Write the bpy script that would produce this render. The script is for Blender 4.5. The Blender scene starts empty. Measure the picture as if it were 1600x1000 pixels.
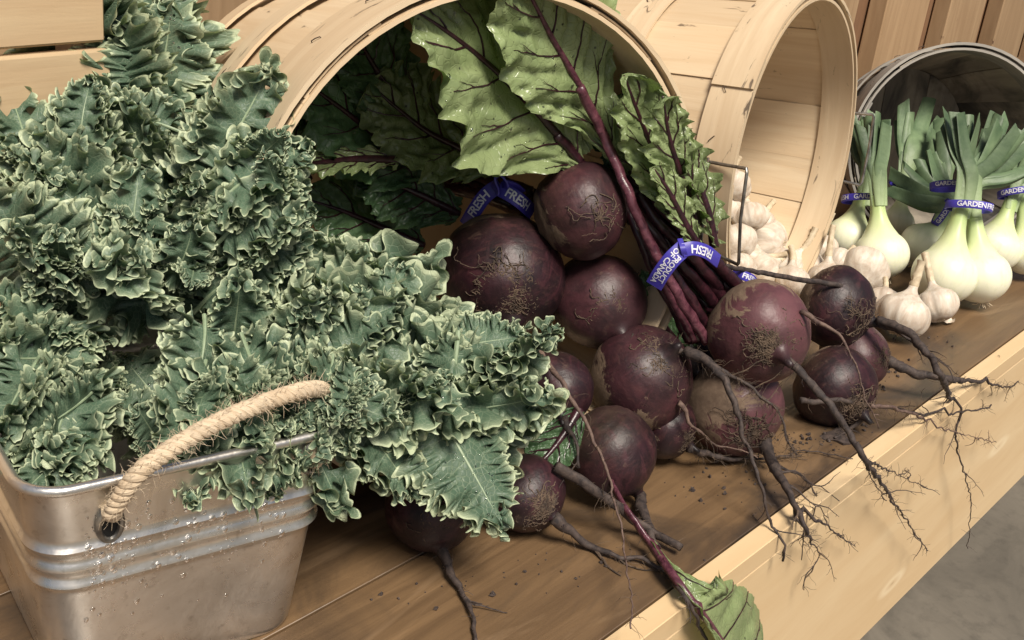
import bpy, math, random
import numpy as np
from mathutils import Vector, Matrix, noise as mnoise
S = bpy.context.scene
COL = S.collection
# ------------------------------------------------------------------ camera
CF, CH = 1845.0, 0.50
_p, _r, _t = math.radians(23.6), math.radians(7.0), math.radians(37.8)
_hd = np.array([math.cos(_t), math.sin(_t), 0.0]); _up = np.array([0, 0, 1.0])
FW = _hd * math.cos(_p) - _up * math.sin(_p)
_r0 = np.cross(FW, _up); _r0 /= np.linalg.norm(_r0); _u0 = np.cross(_r0, FW)
RT = math.cos(_r) * _r0 + math.sin(_r) * _u0
UP = -math.sin(_r) * _r0 + math.cos(_r) * _u0
CAM = np.array([0, 0, CH])
cd = bpy.data.cameras.new("camera"); cam = bpy.data.objects.new("camera", cd); COL.objects.link(cam)
cd.sensor_width = 36.0; cd.lens = CF / 1600 * 36; cd.clip_start = 0.02; cd.clip_end = 500
M3 = Matrix((tuple(RT), tuple(UP), tuple(-FW))).transposed()
cam.matrix_world = Matrix.Translation(Vector(CAM)) @ M3.to_4x4()
S.camera = cam
# ------------------------------------------------------------------ world, sun, exposure
SUN_EL, SUN_AZ = math.radians(56), math.radians(-116)      # azimuth of the sun seen from the table, from +X towards +Y
w = bpy.data.worlds.new("World"); S.world = w; w.use_nodes = True
nt = w.node_tree; bg = nt.nodes["Background"]
sky = nt.nodes.new("ShaderNodeTexSky"); sky.sky_type = 'NISHITA'; sky.sun_disc = False
sky.sun_elevation = SUN_EL; sky.sun_rotation = math.pi / 2 - SUN_AZ
sky.dust_density = 4.0; sky.air_density = 1.0; sky.ozone_density = 0.6
nt.links.new(sky.outputs[0], bg.inputs[0]); bg.inputs[1].default_value = 0.05
sl = bpy.data.lights.new("sun", 'SUN'); sl.energy = 4.0; sl.angle = math.radians(20); sl.color = (1.0, 0.93, 0.81)
so = bpy.data.objects.new("sun", sl); COL.objects.link(so)
_sd = Vector((math.cos(SUN_EL) * math.cos(SUN_AZ), math.cos(SUN_EL) * math.sin(SUN_AZ), math.sin(SUN_EL)))
so.rotation_euler = _sd.to_track_quat('Z', 'Y').to_euler(); so.location = (1, -2, 3)
S.view_settings.view_transform = 'Standard'; S.view_settings.look = 'None'
S.view_settings.exposure = 0.34; S.view_settings.gamma = 1.0
S.cycles.max_bounces = 6; S.cycles.diffuse_bounces = 2; S.cycles.transparent_max_bounces = 4

# ------------------------------------------------------------------ helpers
def pt(x, y, d=None, z=None, Y=None):
    """a place in the scene: along the sight line of a photo pixel, at depth d, at height z or on the plane Y"""
    q = FW * CF + RT * (x - 800) - UP * (y - 500)
    if z is not None: k = (z - CAM[2]) / q[2]
    elif Y is not None: k = Y / q[1]
    else: k = d / CF
    return CAM + q * k
def V(a): return np.asarray(a, float)
def nrm(a):
    a = V(a); return a / (np.linalg.norm(a) + 1e-12)
def link(o, parent=None):
    COL.objects.link(o)
    if parent is not None: o.parent = parent
    return o
def empty(name, loc=(0, 0, 0), label=None, cat=None, group=None, rot=None):
    o = bpy.data.objects.new(name, None); COL.objects.link(o); o.empty_display_size = .02
    if rot is not None: o.matrix_world = Matrix.Translation(Vector(loc)) @ rot.to_4x4()
    else: o.location = Vector(loc)
    return tag(o, label, cat, group)
def tag(o, label=None, cat=None, group=None, kind=None):
    if label: o['label'] = label
    if cat: o['category'] = cat
    if group: o['group'] = group
    if kind: o['kind'] = kind
    return o
def mesh(name, verts, faces, uv=None, attrs=None, smooth=True, sharp=38):
    me = bpy.data.meshes.new(name)
    verts = np.asarray(verts, np.float32)
    if isinstance(faces, np.ndarray):
        n, k = faces.shape
        me.vertices.add(len(verts)); me.vertices.foreach_set("co", verts.ravel())
        me.loops.add(n * k); me.loops.foreach_set("vertex_index", faces.astype(np.int32).ravel())
        me.polygons.add(n); me.polygons.foreach_set("loop_start", np.arange(0, n * k, k, dtype=np.int32))
        me.update(calc_edges=True)
    else:
        me.from_pydata(verts.tolist(), [], [list(map(int, f)) for f in faces]); me.update()
    if uv is not None:
        l = me.uv_layers.new(name="UVMap"); idx = np.empty(len(me.loops), np.int32); me.loops.foreach_get("vertex_index", idx)
        l.data.foreach_set("uv", np.asarray(uv, np.float32)[idx].ravel())
    for k, a in (attrs or {}).items():
        at = me.attributes.new(k, 'FLOAT', 'POINT'); at.data.foreach_set("value", np.asarray(a, np.float32))
    me.polygons.foreach_set("use_smooth", np.full(len(me.polygons), smooth))
    me.validate()
    if sharp: me.set_sharp_from_angle(angle=math.radians(sharp))
    return me
def obj(name, me, mat, parent=None, loc=None, mtx=None):
    o = bpy.data.objects.new(name, me)
    if mat is not None and len(me.materials) == 0: me.materials.append(mat)
    link(o, parent)
    if mtx is not None: o.matrix_local = mtx
    elif loc is not None: o.location = Vector(loc)
    return o
class MB:
    """collects pieces into one mesh"""
    def __init__(s): s.v, s.f, s.u, s.n, s.a = [], [], [], 0, {}
    def add(s, v, f, u=None, **at):
        v = np.asarray(v, float); f = [tuple(int(i) + s.n for i in q) for q in f]
        s.v.append(v); s.f += f; s.u.append(np.zeros((len(v), 2)) if u is None else np.asarray(u, float)); s.n += len(v)
        for k, x in at.items(): s.a.setdefault(k, []).append(np.broadcast_to(np.asarray(x, float), (len(v),)))
        return s
    def mesh(s, name, off=(0, 0, 0), smooth=True):
        return mesh(name, np.concatenate(s.v) - V(off), s.f, np.concatenate(s.u), {k: np.concatenate(x) for k, x in s.a.items()}, smooth)
def grid_faces(nu, nv, closed_v=False):
    """quads of an nu x nv vertex grid (v fastest)"""
    i = np.arange(nu - 1)[:, None]; j = np.arange(nv if closed_v else nv - 1)[None, :]
    j2 = (j + 1) % nv
    a = i * nv + j; b = i * nv + j2; c = (i + 1) * nv + j2; d = (i + 1) * nv + j
    return np.stack([a, b, c, d], -1).reshape(-1, 4)
def resample(P, n, smooth=True):
    P = V(P)
    if len(P) == 2: return P[0] + (P[1] - P[0]) * np.linspace(0, 1, n)[:, None]
    m = len(P); Q = np.vstack([2 * P[0] - P[1], P, 2 * P[-1] - P[-2]])
    out = []
    seg = np.linalg.norm(np.diff(P, axis=0), axis=1); cum = np.r_[0, np.cumsum(seg)]; cum /= cum[-1]
    for t in np.linspace(0, 1, n):
        k = min(np.searchsorted(cum, t, side='right') - 1, m - 2); u = (t - cum[k]) / (cum[k + 1] - cum[k] + 1e-12)
        p0, p1, p2, p3 = Q[k], Q[k + 1], Q[k + 2], Q[k + 3]
        out.append(.5 * (2 * p1 + (p2 - p0) * u + (2 * p0 - 5 * p1 + 4 * p2 - p3) * u * u + (3 * p1 - p0 - 3 * p2 + p3) * u ** 3))
    return np.array(out)
def frames(P):
    T = np.gradient(P, axis=0); T /= np.linalg.norm(T, axis=1)[:, None] + 1e-12
    a = np.array([0, 0, 1.]) if abs(T[0][2]) < .9 else np.array([1., 0, 0])
    N = np.cross(T[0], a); N /= np.linalg.norm(N); Ns = [N]
    for i in range(1, len(P)):
        N = Ns[-1] - T[i] * np.dot(Ns[-1], T[i]); N /= np.linalg.norm(N) + 1e-12; Ns.append(N)
    Ns = np.array(Ns); return T, Ns, np.cross(T, Ns)
def tube(P, r, k=8, cap=True):
    P = V(P); n = len(P); r = np.broadcast_to(np.asarray(r, float), (n,)) if np.ndim(r) < 2 else r
    T, N, B = frames(P); a = np.linspace(0, 2 * np.pi, k, endpoint=False)
    rr = r[:, None] if r.ndim == 1 else r
    v = P[:, None, :] + rr[..., None] * (np.cos(a)[None, :, None] * N[:, None, :] + np.sin(a)[None, :, None] * B[:, None, :])
    f = [tuple(q) for q in grid_faces(n, k, True)]
    if cap: f += [tuple(range(k))[::-1], tuple((n - 1) * k + i for i in range(k))]
    L = np.r_[0, np.cumsum(np.linalg.norm(np.diff(P, axis=0), axis=1))]
    u = np.stack([np.repeat(L, k), np.tile(a / 6.283 * .02, n)], 1)
    return v.reshape(-1, 3), f, u
def lathe(prof, k=32, mod=None):
    """prof: (r, z) rows; mod(angle, i) radius factor"""
    prof = V(prof); a = np.linspace(0, 2 * np.pi, k, endpoint=False); n = len(prof)
    m = np.ones((n, k)) if mod is None else np.array([[mod(x, i / (n - 1)) for x in a] for i in range(n)])
    v = np.stack([prof[:, 0:1] * m * np.cos(a), prof[:, 0:1] * m * np.sin(a), np.repeat(prof[:, 1:2], k, 1)], -1)
    f = [tuple(q) for q in grid_faces(n, k, True)] + [tuple(range(k))[::-1], tuple((n - 1) * k + i for i in range(k))]
    return v.reshape(-1, 3), f
def box(x0, x1, y0, y1, z0, z1, bev=0.002, grain='x'):
    """a sawn board with eased edges; uv in metres, u along the grain"""
    lo = V([x0, y0, z0]); hi = V([x1, y1, z1]); b = min(bev, .4 * (hi - lo).min()); vs, fs, us = [], [], []
    g = 'xyz'.index(grain); o = [i for i in range(3) if i != g]
    idx = {}
    for sx in (0, 1):
        for sy in (0, 1):
            for sz in (0, 1):
                c = [(lo, hi)[q][i] for i, q in enumerate((sx, sy, sz))]
                for ax in range(3):
                    p = list(c)
                    for i, q in enumerate((sx, sy, sz)):
                        if i != ax: p[i] += b * (1, -1)[q]
                    idx[(sx, sy, sz, ax)] = len(vs); vs.append(p); us.append((p[g], p[o[0]] + p[o[1]] * 1.0))
    def orient(q, n):
        a, bb, c = (V(vs[i]) for i in q[:3])
        return q if np.dot(np.cross(bb - a, c - a), n) > 0 else q[::-1]
    cen = (lo + hi) / 2
    for ax in range(3):
        for s in (0, 1):
            i, j = [k for k in range(3) if k != ax]; q = []
            for (a, c) in ((0, 0), (1, 0), (1, 1), (0, 1)):
                t = [0, 0, 0]; t[ax] = s; t[i] = a; t[j] = c; q.append(idx[(*t, ax)])
            n = np.zeros(3); n[ax] = (-1, 1)[s]; fs.append(tuple(orient(q, n)))
    for ax in range(3):
        i, j = [k for k in range(3) if k != ax]
        for a in (0, 1):
            for c in (0, 1):
                t0 = [0, 0, 0]; t0[i] = a; t0[j] = c; t1 = list(t0); t1[ax] = 1
                q = [idx[(*t0, i)], idx[(*t1, i)], idx[(*t1, j)], idx[(*t0, j)]]
                n = np.zeros(3); n[i] = (-1, 1)[a]; n[j] = (-1, 1)[c]; fs.append(tuple(orient(q, n)))
    for sx in (0, 1):
        for sy in (0, 1):
            for sz in (0, 1):
                q = [idx[(sx, sy, sz, k)] for k in range(3)]; fs.append(tuple(orient(q, V([sx, sy, sz]) - .5)))
    return np.array(vs), fs, np.array(us)
def fbm(p, s=1.0, o=3):
    return mnoise.fractal(Vector(p) * s, 1.0, 2.0, o)

# ------------------------------------------------------------------ materials
def newmat(name):
    m = bpy.data.materials.new(name); m.use_nodes = True
    return m, m.node_tree, m.node_tree.nodes["Principled BSDF"]
def N(t, typ, **kw):
    n = t.nodes.new(typ)
    for k, v in kw.items(): setattr(n, k, v)
    return n
def ramp(t, fac, stops):
    n = t.nodes.new("ShaderNodeValToRGB"); e = n.color_ramp.elements
    while len(e) < len(stops): e.new(.5)
    for i, (p, c) in enumerate(stops):
        e[i].position = p; e[i].color = (*c, 1) if len(c) == 3 else c
    t.links.new(fac, n.inputs[0]); return n.outputs[0]
def mix(t, fac, a, b, blend='MIX'):
    n = t.nodes.new("ShaderNodeMix"); n.data_type = 'RGBA'; n.blend_type = blend
    for s, v in ((n.inputs[0], fac), (n.inputs[6], a), (n.inputs[7], b)):
        if hasattr(v, 'is_linked'): t.links.new(v, s)
        elif np.ndim(v): s.default_value = (*v, 1)
        else: s.default_value = v
    return n.outputs[2]
def math_(t, op, a, b=0.0):
    n = t.nodes.new("ShaderNodeMath"); n.operation = op
    for s, v in ((n.inputs[0], a), (n.inputs[1], b)):
        if hasattr(v, 'is_linked'): t.links.new(v, s)
        else: s.default_value = v
    return n.outputs[0]
def noise(t, vec, scale, detail=4, rough=.55, dist=0.0):
    n = t.nodes.new("ShaderNodeTexNoise"); n.inputs["Scale"].default_value = scale; n.inputs["Detail"].default_value = detail
    n.inputs["Roughness"].default_value = rough; n.inputs["Distortion"].default_value = dist
    if vec is not None: t.links.new(vec, n.inputs["Vector"])
    return n.outputs[0]
def voro(t, vec, scale, feature='F1'):
    n = t.nodes.new("ShaderNodeTexVoronoi"); n.feature = feature; n.inputs["Scale"].default_value = scale
    t.links.new(vec, n.inputs["Vector"]); return n.outputs[0]
def scaled(t, vec, sc, rnd=True):
    m = t.nodes.new("ShaderNodeMapping"); m.inputs["Scale"].default_value = sc
    t.links.new(vec, m.inputs["Vector"])
    if rnd:
        oi = t.nodes.new("ShaderNodeObjectInfo"); v = t.nodes.new("ShaderNodeVectorMath"); v.operation = 'SCALE'
        v.inputs[0].default_value = (37.0, 53.0, 71.0); t.links.new(oi.outputs["Random"], v.inputs["Scale"])
        a = t.nodes.new("ShaderNodeVectorMath"); a.operation = 'ADD'; t.links.new(m.outputs[0], a.inputs[0]); t.links.new(v.outputs[0], a.inputs[1])
        return a.outputs[0]
    return m.outputs[0]
def bump(t, bsdf, h, strength=.3, dist=.002):
    b = t.nodes.new("ShaderNodeBump"); b.inputs["Strength"].default_value = strength; b.inputs["Distance"].default_value = dist
    t.links.new(h, b.inputs["Height"]); t.links.new(b.outputs[0], bsdf.inputs["Normal"]); return b
def coord(t, kind='Object'): return t.nodes.new("ShaderNodeTexCoord").outputs[kind]
def attr(t, name):
    a = t.nodes.new("ShaderNodeAttribute"); a.attribute_name = name; return a.outputs["Fac"]
def objrand(t): return t.nodes.new("ShaderNodeObjectInfo").outputs["Random"]

def wood(name, light, dark, spot, rough=.6, grain=1.0, vary=.22, stain=0.0, spots=.0, worn=None, bumps=.25, knots=0, spec=.35):
    m, t, b = newmat(name); uv = coord(t, 'UV')
    g1 = noise(t, scaled(t, uv, (4, 70 * grain, 1)), 1, 6, .6, .6)
    g2 = noise(t, scaled(t, uv, (1.6, 14 * grain, 1)), 1, 3, .5, 1.4)
    g3 = noise(t, scaled(t, uv, (9, 300 * grain, 1)), 1, 3, .6)
    c = mix(t, ramp(t, g1, [(.30, (0, 0, 0)), (.72, (1, 1, 1))]), dark, light)
    c = mix(t, ramp(t, g2, [(.42, (0, 0, 0)), (.68, (.55, .55, .55))]), c, dark)
    c = mix(t, ramp(t, g3, [(.56, (0, 0, 0)), (.72, (.5, .5, .5))]), c, dark)
    r = objrand(t); hsv = N(t, "ShaderNodeHueSaturation"); t.links.new(c, hsv.inputs["Color"])
    t.links.new(math_(t, 'ADD', math_(t, 'MULTIPLY', r, vary), 1 - vary * .55), hsv.inputs["Value"]); c = hsv.outputs[0]
    if spots:
        sp = noise(t, scaled(t, uv, (26, 75, 1)), 1, 4, .65, .8)
        c = mix(t, ramp(t, sp, [(.70 - spots * .05, (0, 0, 0)), (.76 - spots * .04, (.85, .85, .85))]), c, spot)
    if stain:
        st = noise(t, scaled(t, uv, (5, 9, 1)), 1, 5, .62, .9)
        c = mix(t, ramp(t, st, [(.46, (0, 0, 0)), (.64, (stain, stain, stain))]), c, spot)
    if worn:
        wn = noise(t, scaled(t, uv, (2.2, 11, 1)), 1, 5, .6, 1.2)
        c = mix(t, ramp(t, wn, [(.55, (0, 0, 0)), (.72, (.65, .65, .65))]), c, worn)
    if knots:
        vv = voro(t, scaled(t, uv, (knots, knots * 3.2, 0)), 1.0)
        c = mix(t, ramp(t, vv, [(.03, (0, 0, 0)), (.10, (.55, .55, .55)), (.17, (0, 0, 0))]), c, (.86, .72, .50))
        c = mix(t, ramp(t, vv, [(.022, (.9, .9, .9)), (.045, (0, 0, 0))]), c, (.13, .07, .035))
    t.links.new(c, b.inputs["Base Color"]); b.inputs["Roughness"].default_value = rough
    b.inputs["Specular IOR Level"].default_value = spec
    bump(t, b, math_(t, 'ADD', g1, math_(t, 'MULTIPLY', g3, .6)), bumps, .0015)
    return m
M = {}
M['veneer'] = wood("basket veneer", (.74, .60, .42), (.60, .44, .275), (.07, .045, .03), .5, .8, .20, spots=1.0)
M['hoop'] = wood("basket hoop", (.73, .59, .41), (.58, .43, .275), (.07, .05, .04), .5, .7, .12, spots=1.5)
M['grey_veneer'] = wood("weathered veneer", (.52, .45, .355), (.25, .22, .185), (.02, .024, .03), .75, .8, .35, stain=.8)
M['grey_hoop'] = wood("weathered hoop", (.46, .42, .365), (.25, .235, .215), (.03, .033, .04), .75, .8, .2, stain=.45)
M['pine'] = wood("new pine", (.72, .55, .34), (.63, .445, .25), (.20, .11, .05), .5, .35, .06, bumps=.1, knots=4.0)
M['top'] = wood("stained table top", (.205, .126, .064), (.105, .063, .033), (.05, .035, .025), .40, .8, .14, stain=.9, worn=(.36, .24, .14), bumps=.35, spec=.6)
M['slat'] = wood("wall slat", (.44, .30, .175), (.31, .20, .11), (.10, .05, .03), .65, .6, .3, spots=.4)
M['slat_dark'] = wood("wall backing", (.26, .15, .08), (.17, .09, .05), (.05, .03, .02), .7, .6, .3)
M['crate'] = wood("crate board", (.64, .49, .31), (.53, .37, .22), (.10, .06, .04), .6, .5, .15)

def wire_mat():
    m, t, b = newmat("galvanised wire"); b.inputs["Metallic"].default_value = .9; b.inputs["Roughness"].default_value = .38
    c = ramp(t, noise(t, coord(t), 90, 3), [(.35, (.16, .15, .14)), (.7, (.46, .44, .40))]); t.links.new(c, b.inputs["Base Color"]); return m
M['wire'] = wire_mat()
def staple_mat():
    m, t, b = newmat("rusty staple"); b.inputs["Metallic"].default_value = .4; b.inputs["Roughness"].default_value = .6
    c = ramp(t, noise(t, coord(t), 200, 2), [(.35, (.03, .022, .018)), (.7, (.11, .07, .05))]); t.links.new(c, b.inputs["Base Color"]); return m
M['staple'] = staple_mat()
def bucket_mat():
    m, t, b = newmat("galvanised sheet"); o = coord(t)
    n1 = noise(t, o, 16, 5, .6, .5); n2 = noise(t, o, 130, 3, .6); v = voro(t, scaled(t, o, (1, 1, 1), False), 75); n5 = noise(t, o, 45, 5, .7, 1.0)
    c = mix(t, ramp(t, n1, [(.35, (0, 0, 0)), (.7, (1, 1, 1))]), (.56, .53, .485), (.80, .775, .735))
    c = mix(t, ramp(t, n2, [(.60, (0, 0, 0)), (.78, (.55, .55, .55))]), c, (.30, .27, .23))
    c = mix(t, ramp(t, n5, [(.60, (0, 0, 0)), (.72, (.35, .35, .35))]), c, (.38, .33, .27))
    scr = noise(t, scaled(t, o, (40, 40, 900), False), 1, 2, .5, .2); c = mix(t, ramp(t, scr, [(.68, (0, 0, 0)), (.76, (.3, .3, .3))]), c, (.85, .83, .8))
    t.links.new(c, b.inputs["Base Color"]); b.inputs["Metallic"].default_value = .93
    rr = ramp(t, n5, [(.3, (.22, .22, .22)), (.72, (.42, .42, .42))]); t.links.new(rr, b.inputs["Roughness"])
    bump(t, b, math_(t, 'ADD', math_(t, 'MULTIPLY', n1, 1.4), math_(t, 'MULTIPLY', v, .10)), .14, .006); return m
M['zinc'] = bucket_mat()
def jute_mat():
    m, t, b = newmat("jute rope"); uv = coord(t, 'UV'); g = noise(t, scaled(t, uv, (250, 900, 1), False), 1, 4, .6)
    g2 = noise(t, coord(t), 60, 2)
    c = mix(t, g, (.44, .33, .215), (.76, .63, .47)); c = mix(t, ramp(t, g2, [(.5, (0, 0, 0)), (.75, (.5, .5, .5))]), c, (.42, .29, .17))
    t.links.new(c, b.inputs["Base Color"]); b.inputs["Roughness"].default_value = .9; bump(t, b, g, .6, .001); return m
M['jute'] = jute_mat()
def ground_mat():
    m, t, b = newmat("concrete"); o = coord(t); n1 = noise(t, o, 3.2, 6, .65, 1.2); n2 = noise(t, o, 26, 5, .65)
    c = mix(t, ramp(t, n1, [(.35, (0, 0, 0)), (.68, (1, 1, 1))]), (.105, .092, .075), (.18, .157, .127))
    c = mix(t, ramp(t, n2, [(.50, (0, 0, 0)), (.78, (.6, .6, .6))]), c, (.060, .052, .043))
    n3 = noise(t, o, 5.5, 2, .4, .3); c = mix(t, ramp(t, n3, [(.70, (0, 0, 0)), (.735, (.85, .85, .85))]), c, (.035, .034, .033))
    t.links.new(c, b.inputs["Base Color"]); b.inputs["Roughness"].default_value = .8; bump(t, b, n2, .2, .003); return m
M['concrete'] = ground_mat()
def water_mat():
    m, t, b = newmat("water drop"); b.inputs["Base Color"].default_value = (1, 1, 1, 1); b.inputs["Roughness"].default_value = .02
    b.inputs["Transmission Weight"].default_value = 1.0; b.inputs["IOR"].default_value = 1.33; return m
M['water'] = water_mat()
def beet_mat():
    m, t, b = newmat("beet skin"); o = coord(t); s = scaled(t, o, (1, 1, 1))
    sep = N(t, "ShaderNodeSeparateXYZ"); t.links.new(coord(t, 'Generated'), sep.inputs[0]); gz = sep.outputs[2]
    n1 = noise(t, s, 34, 5, .6, .5); n2 = noise(t, s, 22, 7, .68, 1.4); n3 = noise(t, s, 240, 3, .6); n4 = noise(t, scaled(t, o, (1, 1, 3.2)), 60, 4, .6)
    c = mix(t, ramp(t, n1, [(.32, (0, 0, 0)), (.66, (1, 1, 1))]), (.008, .0045, .0062), (.029, .0095, .0135))
    n6 = noise(t, scaled(t, o, (1, 1, .55)), 30, 6, .72, 1.6); c = mix(t, ramp(t, n6, [(.50, (0, 0, 0)), (.62, (.7, .7, .7))]), c, (.058, .018, .024))
    c = mix(t, ramp(t, n4, [(.52, (0, 0, 0)), (.72, (.55, .55, .55))]), c, (.066, .024, .025))
    c = mix(t, math_(t, 'MULTIPLY', attr(t, 'rosy'), ramp(t, n1, [(.30, (.35, .35, .35)), (.65, (1, 1, 1))])), c, (.155, .062, .070))
    lv = attr(t, 'scab')                                            # how corky this beet is near the crown
    k = math_(t, 'ADD', math_(t, 'ADD', n2, math_(t, 'MULTIPLY', math_(t, 'SUBTRACT', gz, .62), .75)), lv)
    sc = ramp(t, k, [(.615, (0, 0, 0)), (.655, (.92, .92, .92))])
    cork = mix(t, n3, (.085, .052, .036), (.26, .185, .125)); c = mix(t, sc, c, cork)
    dst = noise(t, s, 75, 5, .7, .8); c = mix(t, ramp(t, dst, [(.58, (0, 0, 0)), (.72, (.38, .38, .38))]), c, (.15, .095, .07))
    crn = math_(t, 'MULTIPLY', ramp(t, gz, [(.55, (0, 0, 0)), (.92, (1, 1, 1))]), ramp(t, noise(t, s, 48, 6, .7, 1.0), [(.30, (.15, .15, .15)), (.62, (.85, .85, .85))]))
    c = mix(t, math_(t, 'MULTIPLY', crn, .50), c, (.085, .060, .040))
    tail = ramp(t, gz, [(.05, (1, 1, 1)), (.27, (0, 0, 0))]); c = mix(t, math_(t, 'MULTIPLY', tail, .8), c, (.012, .010, .011))
    t.links.new(c, b.inputs["Base Color"])
    rg = math_(t, 'ADD', math_(t, 'MULTIPLY', sc, .35), math_(t, 'ADD', .29, math_(t, 'MULTIPLY', n2, .32))); t.links.new(rg, b.inputs["Roughness"])
    b.inputs["Specular IOR Level"].default_value = .42
    bump(t, b, math_(t, 'ADD', math_(t, 'ADD', n3, math_(t, 'MULTIPLY', sc, .8)), math_(t, 'MULTIPLY', n4, .8)), .28, .0012); return m
M['beet'] = beet_mat()
def root_mat(name, a, c_, rough=.75):
    m, t, b = newmat(name); o = coord(t); n1 = noise(t, o, 160, 4, .65, .6)
    t.links.new(mix(t, ramp(t, n1, [(.35, (0, 0, 0)), (.7, (1, 1, 1))]), a, c_), b.inputs["Base Color"]); b.inputs["Roughness"].default_value = rough
    bump(t, b, n1, .5, .001); return m
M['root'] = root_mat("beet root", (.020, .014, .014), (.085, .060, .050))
M['root_pale'] = root_mat("pale beet root", (.055, .030, .027), (.19, .125, .095))
M['hairroot'] = root_mat("hair root", (.035, .024, .018), (.15, .10, .066), .85)
M['stem'] = root_mat("beet stem", (.014, .0055, .008), (.052, .014, .021), .28)
M['stem_bright'] = root_mat("bright beet stem", (.045, .011, .020), (.165, .058, .078), .28)
def leaf_mat(name, cols, edge, veinc, trans=.35, spec=.4, rough=.42, back=None, specks=0, netsc=150, net=.16):
    m, t, b = newmat(name); o = coord(t); s = scaled(t, o, (1, 1, 1))
    n1 = noise(t, s, 22, 4, .6, .6); n2 = noise(t, s, 120, 3, .6)
    c = mix(t, ramp(t, n1, [(.33, (0, 0, 0)), (.68, (1, 1, 1))]), cols[0], cols[1])
    hsv = N(t, "ShaderNodeHueSaturation"); t.links.new(c, hsv.inputs["Color"]); t.links.new(math_(t, 'ADD', math_(t, 'MULTIPLY', objrand(t), .55), .72), hsv.inputs["Value"]); c = hsv.outputs[0]
    if back is not None:
        gi = t.nodes.new("ShaderNodeNewGeometry"); c = mix(t, math_(t, 'MULTIPLY', gi.outputs["Backfacing"], .7), c, back)
    if specks:
        sv = voro(t, scaled(t, o, (1, 1, 1)), 95); c = mix(t, ramp(t, sv, [(.07, (.9, .9, .9)), (.13, (0, 0, 0))]), c, (.02, .025, .018))
        sn = noise(t, s, 300, 3, .6); c = mix(t, ramp(t, sn, [(.60, (0, 0, 0)), (.75, (.35, .35, .35))]), c, (.36, .42, .22))
    c = mix(t, attr(t, 'margin'), c, edge); c = mix(t, attr(t, 'veinmask'), c, veinc)
    t.links.new(c, b.inputs["Base Color"]); b.inputs["Roughness"].default_value = rough; b.inputs["Specular IOR Level"].default_value = spec
    net_ = net
    net = voro(t, scaled(t, o, (1, 1, 1)), netsc, 'DISTANCE_TO_EDGE'); nl = ramp(t, net, [(.0, (1, 1, 1)), (.09, (0, 0, 0))])
    c = mix(t, math_(t, 'MULTIPLY', nl, net_), c, edge); t.links.new(c, b.inputs['Base Color'])
    bm = bump(t, b, math_(t, 'SUBTRACT', math_(t, 'ADD', n2, math_(t, 'MULTIPLY', n1, 2.0)), math_(t, 'MULTIPLY', nl, net_ * 5)), .32, .0015)
    tr = N(t, "ShaderNodeBsdfTranslucent"); t.links.new(mix(t, 1.0, c, (1.0, 1.25, .55), 'MULTIPLY'), tr.inputs["Color"]); t.links.new(bm.outputs[0], tr.inputs["Normal"])
    ms = N(t, "ShaderNodeMixShader"); ms.inputs[0].default_value = trans
    t.links.new(b.outputs[0], ms.inputs[1]); t.links.new(tr.outputs[0], ms.inputs[2])
    t.links.new(ms.outputs[0], t.nodes["Material Output"].inputs["Surface"]); return m
M['beetleaf'] = leaf_mat("beet leaf", ((.17, .225, .095), (.27, .33, .155)), (.28, .34, .15), (.05, .03, .03), .22, .5, .27, back=(.22, .28, .14), specks=1)
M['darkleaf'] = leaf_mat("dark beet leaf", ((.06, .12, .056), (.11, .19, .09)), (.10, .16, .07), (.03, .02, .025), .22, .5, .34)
M['kale'] = leaf_mat("kale blade", ((.028, .068, .043), (.115, .178, .122)), (.54, .60, .40), (.22, .29, .19), .12, .38, .44, back=(.09, .145, .092))
def plain(name, a, c_, sc=60, rough=.5, trans=0, bmp=.2):
    m, t, b = newmat(name); n1 = noise(t, coord(t), sc, 4, .6)
    t.links.new(mix(t, ramp(t, n1, [(.3, (0, 0, 0)), (.7, (1, 1, 1))]), a, c_), b.inputs["Base Color"]); b.inputs["Roughness"].default_value = rough
    if trans: b.inputs["Subsurface Weight"].default_value = trans; b.inputs["Subsurface Radius"].default_value = (.004, .004, .002)
    bump(t, b, n1, bmp, .001); return m
M['kalestem'] = plain("kale stem", (.19, .26, .15), (.30, .37, .24), 80, .45)
M['band'] = plain("blue band", (.045, .035, .30), (.065, .05, .42), 40, .42)
M['ink'] = plain("white print", (.62, .62, .72), (.75, .75, .82), 200, .5)
M['ring'] = wire_mat(); M['ring'].name = "eyelet metal"
def onion_mat():
    m, t, b = newmat("onion skin"); sep = N(t, "ShaderNodeSeparateXYZ"); t.links.new(coord(t, 'Generated'), sep.inputs[0])
    o = coord(t); n1 = noise(t, scaled(t, o, (1, 1, .2)), 120, 4, .6)
    c = ramp(t, sep.outputs[2], [(.0, (.80, .78, .62)), (.40, (.80, .80, .60)), (.62, (.62, .68, .38)), (.86, (.42, .53, .22)), (1.0, (.33, .45, .18))])
    c = mix(t, ramp(t, n1, [(.5, (0, 0, 0)), (.75, (.35, .35, .35))]), c, (.45, .52, .28)); t.links.new(c, b.inputs["Base Color"])
    b.inputs["Roughness"].default_value = .42; b.inputs["Subsurface Weight"].default_value = .2; b.inputs["Subsurface Radius"].default_value = (.006, .006, .003)
    bump(t, b, n1, .1, .0008); return m
M['onion'] = onion_mat()
M['onionleaf'] = leaf_mat("onion leaf", ((.07, .115, .06), (.17, .24, .13)), (.42, .52, .28), (.40, .50, .26), .15, .35, .45, net=0.0)
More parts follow.
